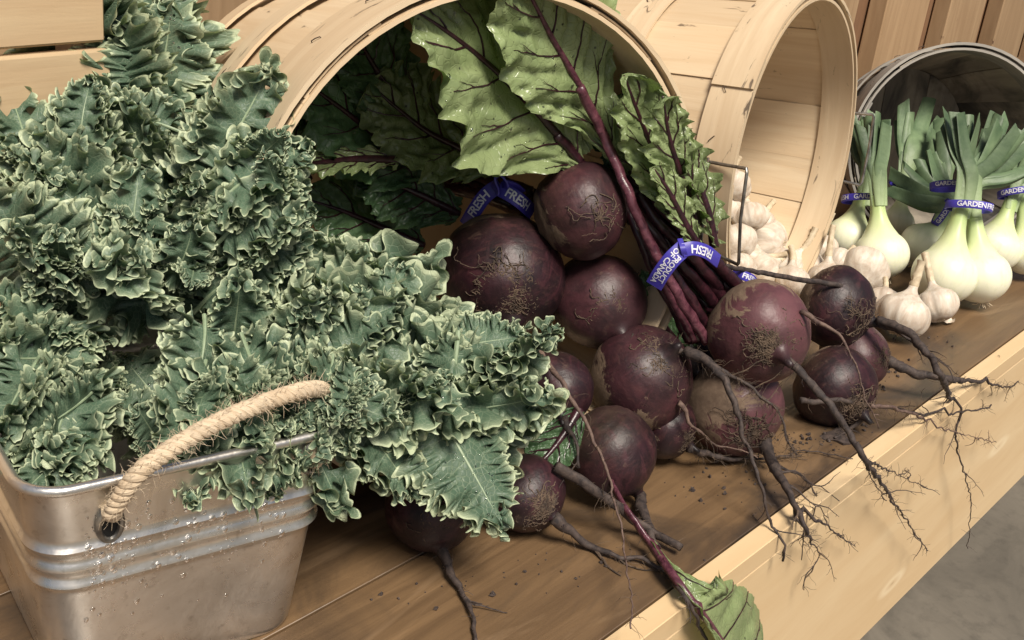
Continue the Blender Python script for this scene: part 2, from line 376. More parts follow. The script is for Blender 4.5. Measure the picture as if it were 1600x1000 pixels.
def garlic_mat():
    m, t, b = newmat("garlic skin"); o = coord(t); n1 = noise(t, scaled(t, o, (1, 1, .22)), 130, 5, .65, .4); n2 = noise(t, scaled(t, o, (1, 1, .6)), 38, 4, .6)
    c = mix(t, ramp(t, n1, [(.35, (0, 0, 0)), (.72, (1, 1, 1))]), (.50, .40, .31), (.74, .68, .59))
    c = mix(t, ramp(t, n2, [(.50, (0, 0, 0)), (.74, (.6, .6, .6))]), c, (.38, .28, .22)); t.links.new(c, b.inputs["Base Color"])
    b.inputs["Roughness"].default_value = .48; b.inputs["Subsurface Weight"].default_value = .12; b.inputs["Subsurface Radius"].default_value = (.004, .003, .002)
    bump(t, b, n1, .3, .001); return m
M['garlic'] = garlic_mat()
M['garlicstalk'] = plain("garlic stalk", (.45, .35, .23), (.68, .58, .42), 120, .65)
M['hairmat'] = plain("hair root mat", (.08, .05, .03), (.2, .13, .08), 200, .8)  # brown thread-root colour, not assigned to any object
# ================================================================== THE SETTING
g = 60.0
gm = mesh("ground", [(-g, -g, 0), (g, -g, 0), (g, g, 0), (-g, g, 0)], [(0, 1, 2, 3)])
go = obj("ground", gm, M['concrete'], loc=(0, 0, -.76)); tag(go, kind='structure')
# ---- table
EDGE = .323
tb = empty("market_table", (1.4, .62, -.76), "long wooden table with brown worn top and pale pine front board", "table")
def part(name, geo, mat, parent, smooth=False):
    v, f, u = geo; return obj(name, mesh(name, V(v) - V(parent.location), f, u, smooth=smooth), mat, parent)
ys = [EDGE, .4685, .612, .757, .902, 1.05]
for a, b_ in zip(ys[:-1], ys[1:]):
    part("plank", box(-.6, 3.6, a + .0009, b_ - .0009, -.0195, 0, .0005), M['top'], tb)
part("edge_strip", box(-.6, 3.6, .305, EDGE - .0005, -.0195, -.0004, .0006), M['pine'], tb)
part("fascia_board", box(-.6, 3.6, .3085, .3215, -.266, -.0262, .0008), M['pine'], tb)
part("apron", box(-.6, 3.6, .322, .345, -.14, -.0200, .002), M['slat_dark'], tb)
for x in (-.5, 3.5):
    for y in (.36, 1.0): part("leg", box(x, x + .07, y - .012, y + .048, -.76, -.0202, .002, 'z'), M['slat_dark'], tb)
# ---- slatted wall behind the table
wl = empty("slatted_wall", (1.5, 1.2, -.76), "brown slatted board wall standing behind the table", "wall")
part("backing", box(-1.2, 5.2, 1.16, 1.18, -.76, .95, .001, 'z'), M['slat_dark'], wl)
sv, sf, su = box(-.125, .125, -.045, .0, 0, 1.69, .003, 'z'); slm = mesh("board", sv, sf, su, smooth=False)
rs = random.Random(3)
for k in range(17):
    obj("board", slm, M['slat'], wl, loc=(-2.7 + k * .40 + rs.uniform(-.006, .006), 1.158 - 1.2 + rs.uniform(-.002, 0), .005))
# ---- crate behind the kale (left top corner)
cr = empty("wooden_crate", (.42, .80, 0), "pale wooden crate with horizontal boards behind the tall kale", "crate")
for k in range(4):
    part("slat", box(.14, .476 - .004 * (k % 2), .762, .772, .01 + .1 * k, .105 + .1 * k, .002), M['crate'], cr)
part("post", box(.452, .477, .773, .798, .0, .405, .002, 'z'), M['crate'], cr)
part("side_board", box(.466, .476, .799, .95, .01, .40, .002, 'y'), M['crate'], cr)
part("post", box(.14, .165, .773, .798, .0, .405, .002, 'z'), M['crate'], cr)

# ================================================================== BASKETS (lying on their sides, mouths forward)
def arc_strip(r0, r1, z0, z1, a0, a1, th, na=8, nz=5, warp=0.0, rng=None, bulge=0.0):
    """a bent wooden strip: between heights z0..z1 (radius r0..r1) over the angle a0..a1, thickness th outwards; u along the arc for hoops"""
    vs, us = [], []
    for s in (0, 1):
        for i in range(nz):
            q = i / (nz - 1); z = z0 + (z1 - z0) * q; r = r0 + (r1 - r0) * q + bulge * math.sin(math.pi * q) + th * s
            for j in range(na):
                a = a0 + (a1 - a0) * j / (na - 1); vs.append((r * math.cos(a), r * math.sin(a), z)); us.append((r * a, z))
    m = nz * na; fs = []
    for i in range(nz - 1):
        for j in range(na - 1):
            a = i * na + j; fs.append((a, a + na, a + na + 1, a + 1)); b_ = a + m; fs.append((b_, b_ + 1, b_ + na + 1, b_ + na))
    for i in range(nz - 1):
        a = i * na; fs.append((a, a + m, a + m + na, a + na)); a = i * na + na - 1; fs.append((a, a + na, a + m + na, a + m))
    for j in range(na - 1):
        a = j; fs.append((a, a + 1, a + m + 1, a + m)); a = (nz - 1) * na + j; fs.append((a, a + m, a + m + 1, a + 1))
    return np.array(vs), fs, np.array(us)
def basket(X, Y, R, yaw, tilt, label, veneer, hoopm, L=.29, taper=.87, n=19, handles=(), seed=1, mid=True, rw=.042):
    rng = random.Random(seed)
    a = math.radians(yaw - 90); t = math.radians(tilt)
    ax = V([math.cos(a) * math.cos(t), math.sin(a) * math.cos(t), math.sin(t)])      # towards the mouth
    e1 = nrm(np.cross([0, 0, 1.], ax)); e2 = np.cross(ax, e1)
    mc = V([X, Y, R * math.cos(t)])                                                  # mouth centre
    rot = Matrix((tuple(e1), tuple(e2), tuple(ax))).transposed()
    base = mc - ax * L
    root = empty("basket", base, label, "basket", "wooden baskets lying on their sides", rot)
    rb, rm = R * taper, R
    da = 2 * math.pi / n
    mds = []
    for kind in (0, 1):      # outer and inner staves of the two crossed layers, each lapping its neighbour
        o = .0014 * kind
        v, f, u = arc_strip(rb - .0075 + o, rm - .0075 + o, .002, L - .002, -da * .57, da * .57, .0012, 7, 8, bulge=.004)
        mds.append(mesh("stave", v, f, np.stack([u[:, 1], u[:, 0]], 1)))
    for k in range(n):
        m = Matrix.Rotation(k * da + rng.uniform(-.02, .02), 4, 'Z') @ Matrix.Rotation(rng.uniform(-.006, .006), 4, 'X')
        obj("stave", mds[k % 2], veneer, root, mtx=m)
    # solid round bottom of three boards
    for i in range(3):
        x0, x1 = -rb * .96 + i * rb * .64, -rb * .96 + (i + 1) * rb * .64 - .001
        xs = np.linspace(x0, x1, 7); rr = rb * .955; yy = np.sqrt(np.maximum(rr * rr - xs * xs, 1e-6))
        ring = [(x, y_) for x, y_ in zip(xs, yy)] + [(x, -y_) for x, y_ in zip(xs[::-1], yy[::-1])]; m_ = len(ring)
        v = [(*p, .004) for p in ring] + [(*p, .016) for p in ring]
        f = [tuple(range(m_))[::-1], tuple(range(m_, 2 * m_))] + [(j, (j + 1) % m_, m_ + (j + 1) % m_, m_ + j) for j in range(m_)]
        obj("bottom_board", mesh("bottom_board", v, f, [(p[1], p[0]) for p in v], smooth=False), veneer, root)
    def hoop(name, z0, z1, off, th, na=72):
        q0, q1 = z0 / L, z1 / L; r0 = rb + (rm - rb) * q0 + off + .004 * math.sin(math.pi * q0); r1 = rb + (rm - rb) * q1 + off + .004 * math.sin(math.pi * q1)
        a0 = rng.uniform(0, 6.28)
        v, f, u = arc_strip(r0, r1, z0, z1, a0, a0 + 2 * math.pi * 1.03, th, na, 3)
        # the lap lifts slightly so that the overlapping ends do not share a face
        ang = u[:, 0] / np.maximum(np.hypot(v[:, 0], v[:, 1]), 1e-6) - a0; k = 1 + .0024 / r0 * np.clip(ang / (2 * math.pi) * 1.0, 0, 1.1)
        v = v * np.stack([k, k, np.ones_like(k)], 1)
        h = obj(name, mesh(name, v, f, u), hoopm, root)
        return h, r0, r1
    h1, r0, r1 = hoop("rim_hoop", L - rw, L + .0015, -.0035, .0034)
    h2, _, _ = hoop("inner_hoop", L - .036, L + .0005, -.0115, .0030)
    hs = [(h1, L - rw * .5, r1 + .0024)]
    if mid:
        h3, _, r3 = hoop("middle_hoop", L * .42, L * .42 + .034, -.0035, .0026); hs.append((h3, L * .42 + .017, r3 + .001))
    h4, _, r4 = hoop("base_hoop", .004, .034, -.0035, .0026)
    # staples: two-legged wire bits, a short bar lying on the hoop
    sm = None
    for h, z, r in hs:
        for k in range(22):
            al = k / 22 * 6.283 + rng.uniform(-.05, .05); zz = z + rng.choice((-.008, .008)) + rng.uniform(-.003, .003); tl = rng.uniform(-.9, .9)
            if sm is None:
                v, f, u = tube([(0, -.0040, -.0012), (0, -.0037, .0003), (0, 0, .0007), (0, .0037, .0003), (0, .0040, -.0012)], .00042, 5); sm = mesh("staple", v, f, u)
            rr = r + .0010
            m = Matrix.Rotation(al, 4, 'Z') @ Matrix.Translation((rr, 0, zz)) @ Matrix.Rotation(math.pi / 2, 4, 'Y') @ Matrix.Rotation(tl, 4, 'Z')
            obj("staple", sm, M['staple'], h, mtx=m)
    for (al, w, dr, dz, dip) in handles:    # wire bail: angle, width, reach
        al = math.radians(al); z = L - .020; r = r1 + .003
        def cyl(aa, rr, zz): return (rr * math.cos(aa), rr * math.sin(aa), zz)
        hw = w / r / 2
        P = [cyl(al - hw, r + .001, z - .016), cyl(al - hw, r + .003, z - .002), cyl(al - hw, r + .004 + dr * .1, z + dz * .35), cyl(al - hw * 1.02, r + dr, z + dz * .97), cyl(al - hw * .93, r + dr * 1.05, z + dz), cyl(al, r + dr * 1.06 + dip, z + dz),
             cyl(al + hw * .93, r + dr * 1.05, z + dz), cyl(al + hw * 1.02, r + dr, z + dz * .97), cyl(al + hw, r + .004 + dr * .1, z + dz * .35), cyl(al + hw, r + .003, z - .002), cyl(al + hw, r + .001, z - .016)]
        # keep the corners tight
        Q = []
        for i in range(len(P) - 1):
            Q += [V(P[i]) + (V(P[i + 1]) - V(P[i])) * s for s in (0, .5)]
        Q.append(V(P[-1])); v, f, u = tube(Q, .0017, 8)
        hd = obj("handle", mesh("handle", v, f, u), M['wire'], root)
        for s in (-1, 1):
            v, f, u = tube([cyl(al + s * hw * 1.0 - .02, r + .0045, z - .004), cyl(al + s * hw, r + .006, z - .003), cyl(al + s * hw + .02, r + .0045, z - .004)], .0013, 6); obj("staple", mesh("staple", v, f, u), M['staple'], hd)
    return root
basket(.640, .522, .195, -18.5, 4.4, "pale wooden basket on its side with beet leaves filling its mouth", M['veneer'], M['hoop'], rw=.062, handles=[(6, .075, .006, .022, 0)], seed=4)
basket(1.155, .539, .180, 7.0, 4.3, "pale wooden basket on its side with garlic bulbs spilling out", M['veneer'], M['hoop'], handles=[(185, .090, .012, .040, 0), (-4, .08, .008, .042, 0)], seed=9)
basket(1.593, .524, .140, -50.5, 9, "grey weathered basket on its side behind the white onions", M['grey_veneer'], M['grey_hoop'], L=.25, taper=.72, n=15, rw=.05, seed=14)
# ================================================================== METAL BUCKET
BH = .150
EX = nrm([.157, -.040, 0]); EY = V([-EX[1], EX[0], 0])           # along the front face, towards the back
FR = V([.4285, .4455, 0])                                        # outer front right corner of the rim
BW, BD = .182, .225
BC = FR - EX * BW / 2 + EY * BD / 2                               # middle of the bucket
def rrect(hw, hd, rad, k=9, ne=14):
    out = []
    for cx, cy, a0 in ((hw - rad, -hd + rad, -90), (hw - rad, hd - rad, 0), (-hw + rad, hd - rad, 90), (-hw + rad, -hd + rad, 180)):
        arc = [(cx + rad * math.cos(math.radians(a0 + 90 * i / k)), cy + rad * math.sin(math.radians(a0 + 90 * i / k))) for i in range(k + 1)]
        if out:
            p, q = out[-1], arc[0]; out += [(p[0] + (q[0] - p[0]) * i / ne, p[1] + (q[1] - p[1]) * i / ne) for i in range(1, ne)]
        out += arc
    p, q = out[-1], out[0]; out += [(p[0] + (q[0] - p[0]) * i / ne, p[1] + (q[1] - p[1]) * i / ne) for i in range(1, ne)]
    return out
def bucket_ring(z, off):
    tp = .016 * (1 - z / BH)
    return [BC + EX * x + EY * y + V([0, 0, z]) for x, y in rrect(BW / 2 - tp + off, BD / 2 - tp + off, .024)]
bk = empty("metal_bucket", BC, "galvanised metal bucket with rope handle full of curly kale", "bucket")
prof = [(.0, -.003), (.001, -.0008), (.004, 0)]
rib = [.1085, .0962, .0840]
zs = np.linspace(.006, BH - .002, 74)
for z in zs:
    o = 0
    for r in rib: o += .0027 * math.exp(-((z - r) / .0031) ** 2)
    prof.append((z, o))
prof += [(BH, .0004)]
rings = [bucket_ring(z, o) for z, o in prof] + [bucket_ring(BH, -.0012)] + [bucket_ring(z, -.0014 + o) for z, o in prof[::-1][1:-3]] + [bucket_ring(.005, -.0014)]
k = len(rings[0]); v = np.concatenate(rings); f = [tuple(q) for q in grid_faces(len(rings), k, True)]
f += [tuple(range(k))[::-1], tuple((len(rings) - 1) * k + i for i in range(k))]
obj("body", mesh("body", v - BC, f), M['zinc'], bk)
rim = bucket_ring(BH + .0008, .0012); P = V(rim + rim[:1]); 
v, f, u = tube(np.vstack([P, P[1:2]]), .0032, 10, False); obj("rim", mesh("rim", v - BC, f), M['zinc'], bk)
NRM_F = nrm(-EY * math.cos(.1) - V([0, 0, math.sin(.1)]))       # outward normal of the front face
def on_front(x, z, out=0.0):
    """x metres from the right rim corner to the left along the front face"""
    tp = .016 * (1 - z / BH)
    return FR - EX * x + EY * (tp) + V([0, 0, z]) + NRM_F * out
def eyelet(x, z):
    c = on_front(x, z, .0015); Zx = EX; Zy = nrm(np.cross(NRM_F, EX))
    P = [c + Zx * .0062 * math.cos(a) + Zy * .0105 * math.sin(a) for a in np.linspace(0, 2 * math.pi, 25)]
    P.append(P[1]); v, f, u = tube(P, .0019, 8, False); e = obj("eyelet", mesh("eyelet", v - BC, f), M['ring'], bk)
    q = [c - NRM_F * .0008 + Zx * .0056 * math.cos(a) + Zy * .0098 * math.sin(a) for a in np.linspace(0, 2 * math.pi, 20, endpoint=False)]
    obj("hole", mesh("hole", V(q) - BC, [tuple(range(20))]), hole_m, e); return c
hole_m, t_, b_ = newmat("dark hole"); b_.inputs["Base Color"].default_value = (.012, .012, .012, 1); b_.inputs["Roughness"].default_value = .8
E_L = eyelet(.1400, .1225); E_R = eyelet(.0225, .136)
# the rope: three twisted strands and loose fibres
def rope(P, r, pitch, name, parent, fuzz=300, seed=1, fl=.006):
    P = resample(P, max(40, int(np.sum(np.linalg.norm(np.diff(V(P), axis=0), axis=1)) / .0012))); T, N_, B_ = frames(P)
    L = np.r_[0, np.cumsum(np.linalg.norm(np.diff(P, axis=0), axis=1))]; rp = obj(name, None, None, parent) if False else None
    holder = bpy.data.objects.new(name, None); first = None
    rg = np.random.default_rng(seed)
    # the core
    rr = r * np.minimum(1, .8 + .2 * np.minimum(L, L[-1] - L) / .004)
    v, f, u = tube(P, rr * .50, 8); me = mesh(name, v - BC, f, u); first = obj(name, me, M['jute'], parent); bpy.data.objects.remove(holder)
    for s in range(3):
        ph = 2 * math.pi * (L / pitch + s / 3)
        c = P + (rr * .54)[:, None] * (np.cos(ph)[:, None] * N_ + np.sin(ph)[:, None] * B_)
        v, f, u = tube(c, rr * .50 * (1 + .05 * np.sin(L * 900 + s)), 9); obj("strand", mesh("strand", v - BC, f, u), M['jute'], first)
    mb = MB()
    for _ in range(fuzz):
        i = rg.integers(2, len(P) - 2); a = rg.uniform(0, 6.28); o = math.cos(a) * N_[i] + math.sin(a) * B_[i]
        s = P[i] + o * r * .95; d = nrm(o * rg.uniform(.3, 1.2) + T[i] * rg.normal() * .9); e = s + d * fl * rg.uniform(.4, 1.4)
        md = (s + e) / 2 + rg.normal(size=3) * .0010
        v, f, u = tube(V([s - o * .001, md, e]), [.00016, .00013, .00007], 3, False); mb.add(v, f, u)
    tag(obj("fibres", mb.mesh("fibres", BC), M['jute'], first), kind='stuff')
    return first
RP = [E_L - NRM_F * .006 + V([0, 0, .006]), E_L + NRM_F * .004 + V([0, 0, .010]), E_L + NRM_F * .009 + V([0, 0, .017]), pt(212, 744, .613), pt(250, 713, .619), pt(300, 681, .629), pt(350, 655, .640), pt(400, 634, .652), pt(445, 618, .664), pt(478, 609, .677), pt(503, 609, .694), pt(517, 622, .715)]
rope(RP, .0051, .0135, "rope_handle", bk, 560, 2)
rope([E_R - NRM_F * .004, E_R + NRM_F * .003, E_R + NRM_F * .006 + V([0, 0, .003]), E_R + NRM_F * .004 + V([0, 0, .010])], .0046, .0150, "rope_knot", bk, 90, 5)
# water drops on the front face
def drops(name, pts, rng, parent, off, rmin, rmax, flat=.45):
    ico_v, ico_f = lathe([(.02, 1), (.38, .92), (.71, .70), (.92, .38), (1, .05), (.95, -.15)], 9); mb = MB()
    for p, n in pts:
        r = rmin + (rmax - rmin) * rng.random() ** 3; n = nrm(n); a = nrm(np.cross(n, [.3, .2, 1])); b = np.cross(n, a)
        st = 1 + .5 * rng.random(); q = ico_v * r
        mb.add(p + q[:, 0:1] * a * 1 + q[:, 1:2] * b * st + (q[:, 2:3] * flat) * n, ico_f)
    return tag(obj(name, mb.mesh(name, off), M['water'], parent), kind='stuff')
rg = random.Random(8); pts = []
for i in range(330):
    x = rg.random() ** .8 * .150 + .004; z = BH - .018 - abs(rg.gauss(0, .036)) if i > 130 else rg.choice(rib) + rg.choice((-.0062, .0012)) + rg.gauss(0, .0012)
    if z < .012 or z > BH - .012 or x < .030 + .016 * (1 - z / BH): continue
    o = sum(.0027 * math.exp(-((z - r) / .0031) ** 2) for r in rib)
    pts.append((on_front(x, z, o + .0001), NRM_F))
drops("water_droplets", pts, rg, bk, BC, .0005, .0021)

# ================================================================== KALE
def kale_leaf(seed, L=.19, Wd=.062, bend=2.2, cup=2.0, ns=2000, nt=26, curl=1.0):
    rg = np.random.default_rng(seed)
    def low(x, f):                           # smooth random curve with about f bumps
        n = max(4, int(f * 2)); k = rg.normal(size=n + 4); y = np.interp(x * n, np.arange(n + 4), k) * 1.2; w = max(2, int(ns / n / 2))
        h = np.hanning(2 * w + 3)[1:-1]; return np.convolve(np.pad(y, w, 'edge'), h / h.sum(), 'valid')
    # outline, evenly spaced along its length
    s = np.linspace(0, 1, ns); lph = rg.uniform(0, 6.28, 2)
    def outline(s):
        a = 1 - np.abs(2 * s - 1)                                                                     # 0 at base, 1 at tip
        lob = 1 + .15 * np.sin(2 * np.pi * (4.3 * a + .08 * np.sin(5 * a)) + np.where(s < .5, *lph)) * np.clip(1.25 - a, .2, 1)
        wd = Wd * np.clip(np.sin(np.pi * np.clip(.08 + .92 * a, 0, 1) ** .80), 0, 1) ** .60 * lob * np.clip((1 - a) * 8, 0, 1) ** .5
        return np.stack([np.where(s < .5, -1, 1) * wd, L * (.00 + 1.03 * a ** 1.05)], 1)
    o = outline(s); c = np.r_[0, np.cumsum(np.linalg.norm(np.diff(o, axis=0), axis=1))]; ARC = c[-1]
    s = np.interp(np.linspace(0, ARC, ns), c, s); O = outline(s); x = np.linspace(0, 1, ns); l = x * ARC
    side = np.where(s < .5, -1.0, 1.0); a = 1 - np.abs(2 * s - 1)
    Mx = np.stack([0 * a, L * np.clip(.09 + .78 * a + .11 * a ** 6, 0, .985)], 1)
    tau = np.linspace(0, 1, nt); t = 1 - (1 - tau) ** 1.55
    P = Mx[:, None, :] * (1 - t)[None, :, None] + O[:, None, :] * t[None, :, None]
    P = np.concatenate([P, np.zeros((ns, nt, 1))], 2)
    def on(t0, p=1.0): return np.clip((t - t0) / (1 - t0), 0, 1) ** p
    def frame(P):
        Ts = np.gradient(P, axis=0); Tt = np.gradient(P, axis=1); Tt[:, :] /= np.linalg.norm(Tt, axis=2)[..., None] + 1e-12
        Nn = np.cross(Ts, Tt); Nn /= np.linalg.norm(Nn, axis=2)[..., None] + 1e-12; Ts /= np.linalg.norm(Ts, axis=2)[..., None] + 1e-12
        return Ts, Tt, Nn
    def amp(f, v): return np.clip(1 + v * low(x, f), .2, 1.9)[:, None]
    def ruffle(P, lam, An, Bt, t0, pw, jit, va, out=0.0):
        n = ARC / lam; ph = (2 * np.pi * n * x + jit * low(x, n * .5) + rg.uniform(0, 6.28))[:, None]
        ph = ph + .9 * (1 - t)[None, :] * low(x, n * .4)[:, None]
        Ts, Tt, Nn = frame(P); e = on(t0, pw)[None, :] * amp(n * .35, va)
        return P + Nn * (An * e * np.sin(ph))[..., None] + Ts * (-Bt * e * np.sin(2 * ph))[..., None] + Tt * (out * e * (np.cos(ph * 1.0 + .6)))[..., None]
    P[..., 2] += (.006 * low(x, 4))[:, None] * t ** 1.3
    P = ruffle(P, .045, .0150 * curl, .0090, .14, 1.1, .7, .50)
    P = ruffle(P, .0145, .0095 * curl, .0037, .34, 1.1, 1.0, .50, .003)
    P = ruffle(P, .0059, .0043 * curl, .0016, .56, 1.05, 1.1, .55, .0034)
    P = ruffle(P, .0027, .0010 * curl, .0003, .80, 1.0, 1.2, .5, .0022)
    # veins: narrow pale lines leaving the midrib; the blade puffs between them
    vp = np.abs(((a * 4.6 + .17 * side + .04 * np.sin(9 * a)) % 1) - .5) * 2; vline = np.exp(-((1 - vp) / .045) ** 2)
    puff = .0022 * np.sqrt(np.clip(1 - vp, 0, 1) * 1.0); P[..., 2] -= (puff[:, None] - .0012) * np.sin(np.pi * np.clip(t * 1.3, 0, 1)) * -1
    vein = vline[:, None] * np.clip(1 - t / .62, 0, 1) ** .4 * .7
    edge = np.clip((t - .66) / .34, 0, 1) ** 2.0 * np.clip(.42 + .2 * low(x, 9), .2, .9)[:, None]
    edge = np.clip(np.maximum(edge, (t > .962) * .88), 0, 1)
    def bendp(P):
        P = P.copy(); P[..., 2] += cup * P[..., 0] ** 2
        y = P[..., 1].copy(); z = P[..., 2].copy(); kx = bend
        P[..., 1] = np.sin(kx * y) / kx - z * np.sin(kx * y) * -1 * 0 + z * np.sin(kx * y); P[..., 2] = -(1 - np.cos(kx * y)) / kx + z * np.cos(kx * y); return P
    V_ = bendp(P).reshape(-1, 3); F_ = grid_faces(ns, nt)
    me = mesh("leaf", V_, F_, None, {'margin': (edge + 0 * P[..., 0]).ravel(), 'veinmask': np.clip(vein + 0 * P[..., 0], 0, 1).ravel()}, sharp=0)
    ym = np.linspace(-.012, L * .96, 26); c = np.stack([0 * ym, ym, -.0008 + 0 * ym], 1); c = bendp(c)
    v, f, u = tube(c, np.interp(ym, [-.05, .02, L * .5, L], [.0042, .0036, .0021, .0005]), 7)
    return me, mesh("midrib", v, f)
KV = [kale_leaf(11, bend=2.0), kale_leaf(12, bend=3.6, cup=-2.5), kale_leaf(13, bend=5.0, cup=2.5, curl=1.1), kale_leaf(14, bend=1.0, cup=4, Wd=.068), kale_leaf(15, bend=6.5, cup=-1), kale_leaf(16, bend=3.0, cup=3, Wd=.054, curl=1.15), kale_leaf(17, bend=.5, cup=-3, Wd=.072, curl=.8)]
def place_kale(bunch, base, tip, facing, var, wide=1.0):
    """base, tip: places of the stem end and of the tip; facing: the way the upper side looks"""
    base, tip = V(base), V(tip); y = tip - base; ln = np.linalg.norm(y); y /= ln
    z = nrm(V(facing) - y * np.dot(V(facing), y)); x = np.cross(y, z); s = ln / .19
    m = Matrix([[*(x * s * wide)], [*(y * s)], [*(z * s)]]).transposed().to_4x4(); m.translation = Vector(base - V(bunch.location))
    lm, mm = KV[var % len(KV)]
    l = obj("leaf", lm, M['kale'], bunch, mtx=m); obj("midrib", mm, M['kalestem'], l)
    return l
def toward(p, up=.6, side=0.0):
    return nrm(CAM - V(p)) + V([0, 0, up]) + RT * side
def wet(leaf, n, seed):
    r2 = random.Random(seed); me = leaf.data; vs = me.vertices; at = me.attributes['margin'].data; nv = len(vs); k = 26; out = []
    while len(out) < n:
        i = r2.randrange(nv); t = i % k
        if t > 12: continue
        nn = V(vs[i].normal); nn = nn if nn[2] > 0 else -nn; out.append((V(vs[i].co) + nn * .0002, nn))
    drops("droplets", out, r2, leaf, (0, 0, 0), .0007, .0023)
krg = np.random.default_rng(31)
def kale_bunch(label, loc, leaves):
    b = empty("kale_bunch", loc, label, "kale", "bunches of curly kale in the bucket")
    for (bx, by, bd, tx, ty, td, var, up, side, wd) in leaves:
        B, T_ = pt(bx, by, bd), pt(tx, ty, td)
        lf = place_kale(b, B, T_, toward(T_, up, side) + .45 * krg.normal() * RT + .45 * krg.normal() * UP, var, wd)
        if var in (6, 3): wet(lf, 70, int(tx))
        # smaller inner leaves of the same stalk, standing more edge-on
        for _ in range(int(krg.integers(0, 3))):
            if var in (6,): continue
            q = krg.uniform(.45, .85); m = B + (T_ - B) * q; l = np.linalg.norm(T_ - B) * krg.uniform(.42, .62)
            d = nrm(nrm(T_ - B) * .8 + RT * krg.normal() * .7 + UP * krg.normal() * .6 - FW * krg.uniform(.1, .7))
            place_kale(b, m - d * l * .5 + FW * .012, m + d * l * .5 + FW * .004, nrm(CAM - m) + RT * krg.normal() * 1.0 + UP * krg.normal() * 1.0, int(krg.integers(0, 6)), .95)
    return b
BASE = tuple(BC + V([0, 0, .02]))
kale_bunch("tall curly kale bunch at the back with one broad upright leaf", BASE, [
    (210, 190, .90, 150, -60, .88, 3, .2, .35, 1.75), (235, 220, .89, 275, 10, .87, 6, .3, .3, 1.3), (150, 300, .86, 60, 60, .88, 0, .3, -.2, 1.0), (290, 330, .86, 300, 85, .87, 2, .5, .2, 1.0),
    (320, 380, .80, 420, 105, .80, 5, .3, .3, 1.0), (240, 350, .82, 180, 90, .82, 4, .4, 0, 1.0), (320, 420, .79, 440, 205, .77, 3, .3, .4, .85), (300, 400, .83, 370, 130, .82, 1, .4, .2, 1.0),
    (60, 330, .84, -40, 80, .86, 1, .3, -.3, 1.0), (130, 340, .80, 110, 120, .78, 2, .5, .2, 1.0), (60, 300, .80, 20, 110, .80, 5, .4, .0, .9),
    (320, 290, .77, 428, 118, .755, 5, .3, .2, 1.1), (330, 330, .76, 448, 190, .745, 2, .3, .3, 1.1), (340, 380, .76, 452, 262, .74, 1, .3, .3, 1.1), (350, 420, .765, 455, 325, .75, 3, .3, .3, 1.0)])
kale_bunch("broad curly kale bunch hanging over the left end of the bucket", BASE, [
    (150, 480, .76, -60, 300, .72, 6, .3, -.2, 1.0), (120, 560, .76, -30, 560, .70, 3, .2, -.3, 1.0), (60, 640, .74, 60, 740, .72, 1, .2, -.2, .8), (200, 420, .78, 60, 230, .76, 5, .5, -.1, 1.0),
    (150, 620, .78, 60, 660, .72, 4, .1, -.2, .9), (170, 350, .78, -10, 200, .76, 2, .3, -.3, 1.0), (160, 520, .78, 0, 440, .72, 0, .4, 0, 1.0), (100, 480, .76, 10, 640, .70, 2, .3, 0, 1.0), (120, 440, .76, 60, 360, .70, 5, .4, 0, .9),
    (150, 600, .74, 20, 715, .665, 5, .3, 0, .9), (110, 600, .75, 95, 720, .665, 0, .2, .1, .7), (120, 580, .73, 70, 745, .650, 2, .3, 0, .8), (60, 560, .72, -20, 680, .66, 3, .3, -.2, .9)])
kale_bunch("shaded kale bunch deep inside the bucket behind the rope's lower end", BASE, [
    (300, 690, .79, 190, 555, .80, 6, .2, .2, 1.2), (320, 650, .78, 262, 600, .765, 5, .2, .2, 1.4), (240, 660, .77, 160, 610, .755, 2, .3, 0, 1.3), (250, 700, .76, 225, 640, .735, 0, .2, .1, 1.3), (190, 640, .79, 130, 560, .78, 1, .2, 0, 1.2)])
kale_bunch("curly kale bunch in the middle of the heap above the rope handle", BASE, [
    (250, 500, .79, 110, 300, .74, 2, .4, .1, 1.0), (260, 520, .79, 270, 250, .75, 4, .5, .2, 1.0), (200, 430, .76, 215, 260, .74, 5, .4, 0, 1.0),
    (300, 460, .80, 390, 270, .78, 5, .3, .4, 1.0), (310, 480, .78, 450, 330, .77, 1, .2, .5, .9), (230, 450, .80, 190, 400, .71, 3, .3, .1, 1.0), (260, 440, .78, 310, 420, .73, 4, .3, .2, 1.0), (330, 420, .78, 445, 270, .76, 2, .3, .4, .9), (240, 380, .77, 330, 330, .75, 2, .4, .1, .9)])
kale_bunch("curly kale bunch leaning right towards the basket of beets", BASE, [
    (370, 560, .80, 530, 345, .82, 1, .2, .3, 1.0), (400, 560, .80, 672, 385, .82, 5, .3, .3, 1.0), (400, 560, .79, 450, 370, .77, 2, .4, 0, 1.0), (410, 560, .79, 600, 350, .82, 2, .3, .2, .9),
    (400, 580, .79, 580, 400, .79, 4, .4, .2, 1.0), (360, 560, .77, 380, 440, .73, 3, .4, .1, .9), (420, 600, .79, 680, 455, .80, 2, .4, .2, 1.0), (390, 590, .77, 510, 480, .74, 5, .5, 0, 1.0), (420, 570, .78, 620, 460, .77, 0, .4, .1, .9)])
